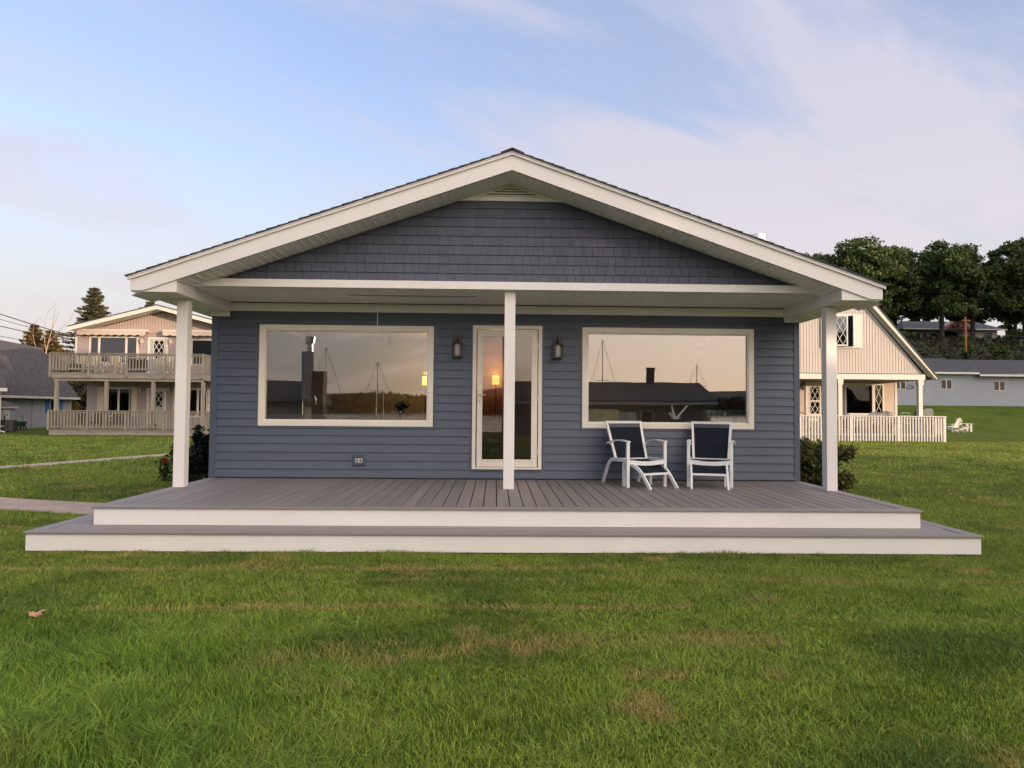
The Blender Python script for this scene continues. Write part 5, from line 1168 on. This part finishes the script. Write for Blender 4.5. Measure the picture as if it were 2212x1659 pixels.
# ------------------------------------------------------------------ lodge on the hill
lg = thing('hilltop_lodge', (130, 200, 22), 'low lodge with a dark roof and a timbered brown gable on the wooded hilltop', 'house')
lw_ = mat('lodge_wall', (.30, .27, .23), .8, .05); lr = mat('lodge_roof', (.075, .08, .095), .9, .2, 1); lb_ = mat('lodge_brown', (.20, .07, .04), .7, .15, 1)
MB().box(117.9, 144.5, 201, 211, 21, 25.6).build('wall', lw_, lg)
b = MB(); b.face([(116.5, 200, 25.4), (146.6, 200, 25.4), (141.5, 206, 28.2), (119.6, 206, 28.2)]); b.face([(116.5, 200, 25.4), (119.6, 206, 28.2), (116.5, 212, 25.4)]); b.face([(146.6, 212, 25.4), (141.5, 206, 28.2), (146.6, 200, 25.4)]); b.face([(116.5, 212, 25.4), (119.6, 206, 28.2), (141.5, 206, 28.2), (146.6, 212, 25.4)]); b.build('roof', lr, lg)
MB().box(116.4, 127.6, 199.85, 199.99, 25.15, 25.45).build('fascia', M['off'], lg); MB().box(135.0, 146.7, 199.85, 199.99, 25.15, 25.45).build('fascia', M['off'], lg)
b = MB(); b.prism([(127.7, 24.9), (135.1, 24.9), (131.2, 28.2)], 'y', 198.0, 200.5); b.build('gable', lb_, lg)
b = MB()
for s in (-1, 1): b.bar((131.2, 197.6, 28.6), (131.2 + s * 4.4, 197.6, 25.9), .5, .5)
b.build('gable_fascia', M['off'], lg)
b = MB(); b.bar((131.2, 197.8, 24.9), (131.2, 197.8, 28.2), .25); b.bar((129.2, 197.8, 26.2), (131.2, 197.8, 25.2), .22); b.bar((133.2, 197.8, 26.2), (131.2, 197.8, 25.2), .22); b.bar((127.8, 197.8, 25.0), (135, 197.8, 25.0), .35); b.build('timber', mat('timber', (.09, .035, .02), .7), lg)
for x0, x1, z0, z1 in ((128.6, 132.6, 22.6, 24.9), (118.6, 120.2, 22.6, 24.2), (120.6, 122.0, 22.6, 24.2), (122.6, 124.0, 22.6, 24.2), (124.6, 127.0, 22.6, 24.2), (136.2, 137.6, 22.8, 24.6), (140.5, 143.0, 22.8, 24.6)):
    b = MB(); ring(b, x0, x1, z0, z1, .12, 200.85, 200.98); f = b.build('window', lw_, lg); MB().box(x0 + .12, x1 - .12, 200.93, 200.97, z0 + .12, z1 - .12).build('pane', M['glassdark'], f)

# ------------------------------------------------------------------ trees
def broadleaf(name, H_, R_, trunk_h, n, size, cols, label, cat='tree', group=None, seed=0, rtr=.35, K=40, patch=None, mats={}):
    global RNG
    RNG = np.random.default_rng(seed + 100); rnd = random.Random(seed)
    r = local(name, label, cat, group)
    ch_ = H_ - trunk_h; cz = trunk_h + ch_ * .52
    cl = []
    while len(cl) < K:
        p = RNG.uniform(-1, 1, 3)
        if np.linalg.norm(p) < 1 and np.linalg.norm(p) > .35: cl.append(p)
    cl = np.array(cl); cen = cl * np.array([R_ * .86, R_ * .86, ch_ * .5 * .88]) + np.array([0, 0, cz])
    low = np.arange(K) % 4 == 0; r2_ = np.hypot(cen[:, 0], cen[:, 1]); cen[:, 2] = np.where(low, trunk_h + RNG.uniform(-.16, .12, K) * ch_, cen[:, 2])
    cen[:, :2] *= (1 - .35 * np.clip((cen[:, 2:3] - cz) / ch_, 0, 1)); cr = RNG.uniform(.15, .25, K) * R_
    idx = RNG.integers(0, K, n); d = RNG.normal(size=(n, 3)); d /= np.linalg.norm(d, axis=1)[:, None]
    C = cen[idx] + d * (cr[idx] * (RNG.random(n) ** .5 + .35 * (RNG.random(n) > .85) * RNG.random(n)))[:, None] * np.array([1.15, 1.15, .72])
    key = str(cols)
    if key not in mats: mats[key] = leafmat(name + '_leaf', cols, patch=patch)
    quadcloud('crown', C, RNG.uniform(.6, 1.3, n) * size, mats[key], r)
    b = MB(); top = Vector((rnd.uniform(-.5, .5), rnd.uniform(-.5, .5), trunk_h + ch_ * .5))
    b.tube([(0, 0, -.4), (0, 0, trunk_h * .4), (top.x * .4, top.y * .4, trunk_h), tuple(top)], [rtr * 1.25, rtr, rtr * .8, rtr * .3], 9)
    for k in range(14):
        c_ = cen[rnd.randrange(K)]; st_ = trunk_h + ch_ * rnd.uniform(-.02, .3); m_ = [(c_[0]) * .45, (c_[1]) * .45, (st_ + c_[2]) / 2]
        b.tube([(0, 0, st_), m_, tuple(c_)], [rtr * .38, rtr * .24, rtr * .08], 5)
    b.build('trunk', M['bark'], r); return r
dk_ = [(.030, .056, .018), (.055, .095, .026), (.085, .128, .034), (.125, .14, .038)]
tA = broadleaf('oak_tree', 25, 9.2, 9.0, 24000, .48, dk_, 'a', 'tree', 'tall oaks along the hilltop', 1, .55, 120, ((.17, .12, .03), .22, .64))  # patch colour puts gold of the low sun into the oak leaves
tB = broadleaf('oak_tree', 24, 8.8, 8.5, 21000, .47, dk_, 'a', 'tree', 'tall oaks along the hilltop', 2, .45, 105, ((.17, .12, .03), .22, .64))
specs = [(tA, 85.5, 166, 1.0, .3, 'tall dark oak at the left end of the hilltop row, above the cottage eave'), (tB, 94, 170, .98, 1.2, 'second tall oak of the hilltop row, left of the thickest trunk'),
         (tB, 100.5, 176, 1.0, 3.0, 'oak behind the second and fourth of the hilltop row, with a thin trunk'), (tA, 107.2, 168, 1.0, 2.2, 'widest oak with the thickest trunk, in front of the lodge left of its gable'),
         (tA, 117.5, 172, .95, 4.1, 'oak over the lodge roof, right of the brown gable'), (tB, 127.5, 168, 1.08, 5.2, 'oak cut by the right edge of the picture, sunlit gold painted on its leaves'), (tA, 137, 176, 1.08, 1.9, 'oak mostly beyond the right edge, behind the golden one'),
         (tB, 78.5, 178, .92, 4.4, 'oak half hidden by the cottage roof, left of the hilltop row')]
done = set()
for k, (src, x, y, s_, rz, lb) in enumerate(specs):
    o = src if src.name not in done else copy_tree(src); done.add(src.name)
    place(o, (x, y, float(hgt(x, y)) - .2), rz, lb, s_)
lt = [(.03, .06, .012), (.06, .10, .02), (.10, .13, .03), (.05, .08, .02)]
u0 = broadleaf('young_tree', 8.5, 3.6, 1.4, 3600, .42, lt, 'b', 'tree', 'lighter trees behind the lodge', 5, .18, 22)
for k, (x, y, s_, lb) in enumerate([(99, 214, 1.1, 'light green tree left of the lodge under the oaks'), (108, 222, 1.3, 'leafy tree rising behind the left part of the lodge roof'), (116, 224, 1.2, 'green tree directly behind the lodge ridge'), (123, 226, 1.3, 'tree behind the lodge, left of the timbered gable peak'), (147, 216, 1.2, 'bright green tree right of the lodge'), (153, 205, 1.5, 'leafy tree at the right edge beside the lodge'), (104, 200, .8, 'small green tree beside the lodge left wall'), (160, 215, 1.7, 'tree beyond the right edge past the lodge'), (90, 205, 1.6, 'tree behind the dormer of the chalet'), (138, 228, 1.3, 'tree behind the right half of the lodge roof'), (130, 232, 1.5, 'tree behind the lodge gable'), (82, 196, 1.8, 'tree filling the gap left of the oaks')]):
    place(u0 if k == 0 else copy_tree(u0), (x, y, float(hgt(x, y)) - .2), k * 1.3, lb, s_ * 1.35 if y > 212 else s_)
og = [(.05, .05, .015), (.10, .07, .02), (.17, .09, .03), (.07, .08, .02)]  # leaf tones from olive to orange
q0 = broadleaf('maple_tree', 20, 4.2, 8, 2600, .45, og, 'c', 'tree', 'orange tinted maples behind the cottage roof', 8, .3, 22)
z1_ = float(hgt(51, 120)); place(q0, (51.3, 120, 9.6), 0, 'russet treetop peeking over the cottage roof beside the metal pipe'); q1 = copy_tree(q0); place(q1, (56.0, 122, 8.4), 2, 'orange treetop just over the cottage eave, right of the russet one')
# scrub on the slope
s0 = broadleaf('slope_shrub', 2.0, 1.3, .2, 900, .2, [(.05, .10, .02), (.09, .15, .03), (.03, .06, .015)], 'd', 'shrub', 'shrubs on the dark slope', 9, .05, 14)
for k, (x, y, s_, lb) in enumerate([(76.0, 112, 1.2, 'bright shrub at the foot of the utility pole'), (80.5, 112, 1.4, 'wide green shrub above the garage roof, right of the pole'), (83.0, 114, 1.0, 'smaller green shrub at the right end of the garage ridge line'), (86, 128, 1.0, 'dark shrub halfway up the slope right of the pole'), (101, 150, 1.3, 'shrub below the lodge on the slope'), (88, 150, 1.6, 'shrub on the slope below the leftmost oaks')]):
    place(s0 if k == 0 else copy_tree(s0), (x, y, float(hgt(x, y)) - .1), k, lb, s_)
n = 9000; RNG = np.random.default_rng(77); xx = RNG.uniform(60, 175, n); yy = RNG.uniform(108, 196, n)
k_ = vnoise(xx, yy, 9.0, 61) * .6 + vnoise(xx, yy, 3.5, 62) * .4 > .38; xx, yy = xx[k_], yy[k_]
C = np.stack([xx, yy, hgt(xx, yy) + RNG.uniform(0, 1, len(xx)) ** 1.6 * (.4 + 1.3 * vnoise(xx, yy, 6.0, 63)) * np.where(yy > 165, .5, 1)], 1)
ub = quadcloud('underbrush', C, RNG.uniform(.35, .8, len(xx)), leafmat('brush_leaf', [(.020, .030, .010), (.040, .045, .016), (.075, .060, .025), (.030, .042, .014)])); tag(ub, 'dark tangled underbrush covering the slope below the lodge', 'underbrush', kind='stuff')
# utility pole and wires on the right
up_ = thing('utility_pole', (84.1, 125, 11), 'wooden utility pole painted sunlit orange on the dark slope below the lodge', 'pole'); pm = mat('pole_sunlit_orange', (.42, .16, .05), .8, .15, 2)  # orange sunlight is put into the wood colour; the pole itself stands shaded
MB().tube([(84.1, 125, 10), (84.1, 125, 18.6)], [.19, .15], 10).build('pole', pm, up_); MB().box(83.3, 84.9, 124.82, 124.95, 17.9, 18.05).build('crossarm', pm, up_)
def wire(name, a, b_, sag, r, label, group):
    mb = MB(); a = Vector(a); b_ = Vector(b_); mb.tube([a.lerp(b_, t) - Vector((0, 0, sag * 4 * t * (1 - t))) for t in [k / 24 for k in range(25)]], r, 5)
    return tag(mb.build(name, M['black'], None), label, 'wire', group)
g_ = 'overhead wires'
wire('power_line', (68, 118, 16.5), (128, 150, 18.5), 1.2, .035, 'upper thin wire across the dark slope below the lodge', g_); wire('power_line', (70, 112, 10.6), (125, 140, 17.6), 1.2, .035, 'lower thin wire across the dark slope just over the garage roof', g_)
wire('power_line', (-26.5, 24.0, 8.25), (-21.95, 36.4, 5.10), .25, .022, 'thick doubled wire running to the eave of the two storey house', g_); wire('power_line', (-26.6, 24.0, 8.15), (-21.97, 36.4, 5.02), .45, .012, 'thin wire just under the thick one at the eave', g_)
wire('power_line', (-29.5, 26, 7.2), (-21.9, 37.7, 4.72), .15, .02, 'middle wire reaching the house wall beside the spruce', g_); wire('power_line', (-34, 30, 6.9), (-30.5, 52, 5.55), .15, .018, 'lowest wire, ending at the ridge of the grey cottage', g_)

# spruces
def spruce(name, H_, R_, n, cols, label, group, seed, mats={}):
    global RNG
    RNG = np.random.default_rng(seed + 300); r = local(name, label, 'tree', group)
    lev = int(H_ * 3.4); C, S, D = [], [], []; b = MB()
    for k in range(lev):
        t = k / lev; z = H_ * (.06 + .93 * t); rr = R_ * (1 - t) ** .82 * RNG.uniform(.72, 1.15) + .08; nb = max(6, int(14 * (1 - t) + 5))
        for j in range(nb):
            a = RNG.uniform(0, 2 * np.pi); L_ = rr * RNG.uniform(.65, 1.12); m = max(3, int(n / lev / nb))
            u = RNG.random(m) ** .7; dz = -.22 * L_ * u + .20 * L_ * u ** 2.2
            w_ = (1 - u) * .22 * L_ + .05
            side_ = RNG.normal(size=m) * w_; C.append(np.stack([np.cos(a) * u * L_ - np.sin(a) * side_, np.sin(a) * u * L_ + np.cos(a) * side_, z + dz - np.abs(RNG.normal(size=m)) * .06], 1))
            S.append(np.full(m, .10)); D.append(np.tile([np.cos(a) * .8, np.sin(a) * .8, .25], (m, 1)) + RNG.normal(size=(m, 3)) * .35)
            if j % 3 == 0: b.tube([(0, 0, z), (math.cos(a) * L_ * .5, math.sin(a) * L_ * .5, z - .08 * L_), (math.cos(a) * L_ * .95, math.sin(a) * L_ * .95, z - .02 * L_)], [.04, .025, .01], 4)
    key = str(cols)
    if key not in mats: mats[key] = leafmat(name + '_needles', cols, trans=.1)
    quadcloud('foliage', np.concatenate(C), np.concatenate(S), mats[key], r, aspect=3.6, D=np.concatenate(D))
    b.tube([(0, 0, -.2), (0, 0, H_ * .6), (0, 0, H_ * .985)], [.22, .12, .02], 8); b.build('trunk', M['bark'], r); return r
sp = [(.045, .048, .030), (.085, .082, .045), (.125, .11, .06), (.06, .062, .036)]
g_ = 'spruces behind the two storey house'
s1 = spruce('spruce', 11.6, 5.4, 30000, sp, 'big bluish spruce behind the left slope of the two storey house', g_, 1); place(s1, (-33.7, 60, 0), 0)
s2 = spruce('spruce', 8.2, 3.6, 15000, [(.05, .05, .015), (.11, .085, .02), (.18, .11, .025), (.05, .06, .02)], 'golden lit spruce between the grey roof and the big spruce', g_, 2); place(s2, (-37.3, 58, 0), 1)  # golden sunlight is put into these needle colours, copies included
for x, y, s_, rz, lb in ((-35.4, 57, .93, 2, 'golden spruce hugging the left edge of the two storey house'), (-39.2, 61, .86, 3, 'smaller spruce tip over the end of the grey roof'), (-33.6, 64, .80, 4, 'spruce low behind the left end of the upper balcony'), (-36.4, 60, .78, 5, 'low golden spruce behind the bare tree'), (-34.4, 56, .74, 1, 'low golden spruce filling the gap beside the balcony rail')): place(copy_tree(s2), (x, y, 0), rz, lb, s_)
s3 = copy_tree(s1); place(s3, (-29.5, 61, 0), 2.2, 'spruce tip rising just above the ridge of the two storey house', .915)
s4 = copy_tree(s2); place(s4, (-28.6, 70, 0), .5, 'dark spruce seen low under the balcony behind the white house', 1.1)
# bare tree
bt_ = thing('bare_tree', (-35.2, 55, 0), 'leafless pale tree with curved branches left of the spruces', 'tree'); b = MB(); bkm = mat('pale_bark', (.36, .25, .17), .8, .1)
b.tube([(-34.6, 55, 0), (-34.55, 55, 3.8), (-34.4, 55, 5.6), (-34.0, 55, 7.3), (-33.5, 55, 8.6)], [.09, .075, .05, .03, .01], 6); b.build('trunk', bkm, bt_)
b = MB(); br = random.Random(4)
for (p0_, p1_, p2_, p3_) in (((-34.5, 55, 5.0), (-35.4, 55, 5.9), (-35.7, 55, 7.0), (-35.2, 55, 8.0)), ((-34.4, 55, 5.6), (-34.7, 55, 6.8), (-34.6, 55, 7.8), (-34.3, 55, 8.9)), ((-34.2, 55, 6.3), (-33.6, 55, 7.0), (-33.1, 55, 7.5), (-32.4, 55, 8.3)), ((-34.5, 55, 4.4), (-35.5, 55, 5.1), (-36.1, 55, 5.9), (-36.3, 55, 7.0)), ((-34.0, 55, 7.2), (-34.0, 55, 8.0), (-33.8, 55, 8.7), (-33.9, 55, 9.3))):
    pts = bez([p0_, p1_, p2_, p3_], 8); b.tube(pts, [.03 * (1 - .1 * k) for k in range(9)], 5)
    for k in (3, 5, 7):
        q = Vector(pts[k]); b.tube([q, q + Vector((br.uniform(-.5, .5), br.uniform(-.3, .3), br.uniform(.3, .8)))], [.018, .005], 4)
b.build('branch', bkm, bt_)
# dark hedge trees low behind the left houses
h0 = broadleaf('low_tree', 5.2, 3.2, .6, 3000, .32, dk_, 'e', 'tree', 'low dark trees behind the left houses', 12, .14, 22)
for k, (x, y, s_, lb) in enumerate([(-30.2, 70, .9, 'low dark tree behind the white porch post'), (-36.5, 72, 1.0, 'low dark tree behind the end wall of the grey cottage'), (-24, 72, 1.0, 'low dark tree hidden behind the two storey house'), (-16, 70, 1.0, 'low dark tree behind the gap beside the blue cottage'), (-11, 72, .95, 'low dark tree behind the blue cottage')]): place(h0 if k == 0 else copy_tree(h0), (x, y, 0), k * 1.7, lb, s_)

# ------------------------------------------------------------------ behind the viewer (houses, woods and boats mirrored in the windows; trees added to block the sun)
rh = thing('dark_roofed_house', (7.8, -25, -1.2), 'grey house with a long dark roof and chimney, mirrored in the right window', 'house')
b = MB(); b.box(1.3, 14.3, -33, -25.2, -1.3, 2.0); b.build('wall', mat('mirror_siding', (.22, .19, .18), .8), rh)
b = MB(); b.prism([(-24.7, 1.95), (-24.7, 2.1), (-29, 3.42), (-33.5, 2.1), (-33.5, 1.95), (-29, 3.25)], 'x', 1.0, 14.6); b.build('roof', M['shingle'], rh)
b = MB(); b.box(1.0, 14.6, -24.7, -24.6, 1.82, 2.0); b.build('gutter', M['off'], rh)
b = MB(); b.box(10.85, 11.35, -29.3, -28.8, 3.1, 4.4); b.box(10.8, 11.4, -29.35, -28.75, 4.4, 4.5); b.build('chimney', mat('mirror_brick', (.12, .11, .11), .9), rh)
for x in (4.4, 9.6):
    b = MB(); ring(b, x, x + .9, .2, 1.5, .1, -25.2, -25.12); f = b.build('window', M['off'], rh); MB().box(x + .1, x + .8, -25.19, -25.17, .3, 1.4).build('pane', M['glassdark'], f)
rl = thing('chimney_cottage', (-11.5, -15, -.3), 'small grey cottage with a tall dark chimney, mirrored in the left window', 'house')
MB().box(-16, -9.9, -20, -14.6, -.4, 1.7).build('wall', mat('mirror_siding_two', (.42, .40, .37), .8), rl)
MB().prism([(-14.2, 1.65), (-14.2, 1.8), (-17.3, 2.9), (-20.4, 1.8), (-20.4, 1.65)], 'x', -16.3, -9.6).build('roof', M['shingle'], rl)
b = MB(); b.box(-9.35, -8.75, -15.3, -14.5, -.3, 3.3); b.build('chimney', mat('mirror_chimney', (.06, .055, .055), .8), rl)
b = MB(); b.box(-9.9, -9.3, -15.35, -14.6, 1.5, 4.3); b.build('chimney', mat('mirror_chimney_pale', (.5, .49, .47), .8), rl)
MB().lathe(-9.6, -15.0, [(.16, 4.3), (.16, 4.7), (.24, 4.75), (.26, 5.1), (0, 5.15)], 12).build('flue', M['steel'], rl)
n = 16000; RNG = np.random.default_rng(88); xx = RNG.uniform(-420, 420, n); hh = 5 + 6 * vnoise(xx, xx * 0, 60, 91) + 3 * vnoise(xx, xx * 0, 17, 92)
C = np.stack([xx, RNG.uniform(-430, -400, n), -1.6 + hh * RNG.random(n) ** .7], 1); tag(quadcloud('shoreline_woods', C, RNG.uniform(2.2, 4.2, n), leafmat('far_woods', [(.03, .04, .02), (.06, .07, .03), (.09, .09, .05)])), 'wooded shore across the water mirrored in the left window', 'woods', kind='stuff')
def sail(x, y, hgt_, label):
    t = thing('sailboat', (x, y, -1.6), label, 'boat', 'moored sailboats mirrored in the windows')
    MB().prism([(x - 3, -.7), (x + 3.4, -.6), (x + 2.6, -1.7), (x - 2.6, -1.7)], 'y', y - .9, y + .9).build('hull', M['off'], t); b = MB(); b.tube([(x, y, -.7), (x + .1, y, hgt_)], [.09, .05], 6); b.build('mast', M['steel'], t)
    b = MB(); b.tube([(x + .1, y, hgt_), (x + 3.2, y, -.6)], .02, 4); b.tube([(x + .1, y, hgt_), (x - 2.9, y, -.7)], .02, 4); b.tube([(x - .8, y, hgt_ * .5), (x + .9, y, hgt_ * .5)], .03, 4); b.build('rigging', M['black'], t)
for a in ((13.5, -68, 10.2, 'sailboat mirrored in the left part of the right window'), (26, -70, 7.5, 'sailboat mirrored at the right edge of the right window'), (-14, -62, 6.8, 'sailboat mirrored in the right part of the left window'), (-21, -66, 8.8, 'sailboat mirrored in the middle of the left window'), (-37, -68, 5.8, 'sailboat mirrored at the left edge of the left window')): sail(*a)
bb = broadleaf('sun_blocker_tree', 9.4, 3.5, 1.0, 9000, .42, dk_, 'added tree behind the viewer that keeps the sun off the house and lawn', 'tree', 'added sun blocking trees behind the viewer', 21, .2, 60)  # added out of view to keep the low sun off house and lawn
rngb = random.Random(3); k = 0; nn = -4.0
while nn < 24.5:
    t_ = (30 if nn > 5 else 48) + rngb.uniform(-2.5, 2.5); x = .64 * nn + .77 * (t_ - 6.4); y = .77 * nn - .64 * (t_ - 6.4)
    s_ = rngb.uniform(.95, 1.08) * (1.0 if 5 < nn < 12 else 1.12)
    o = bb if k == 0 else copy_tree(bb); place(o, (x, y, -.6), rngb.uniform(0, 6), None, (s_ * .95, s_ * .95, s_)); k += 1; nn += 2.5
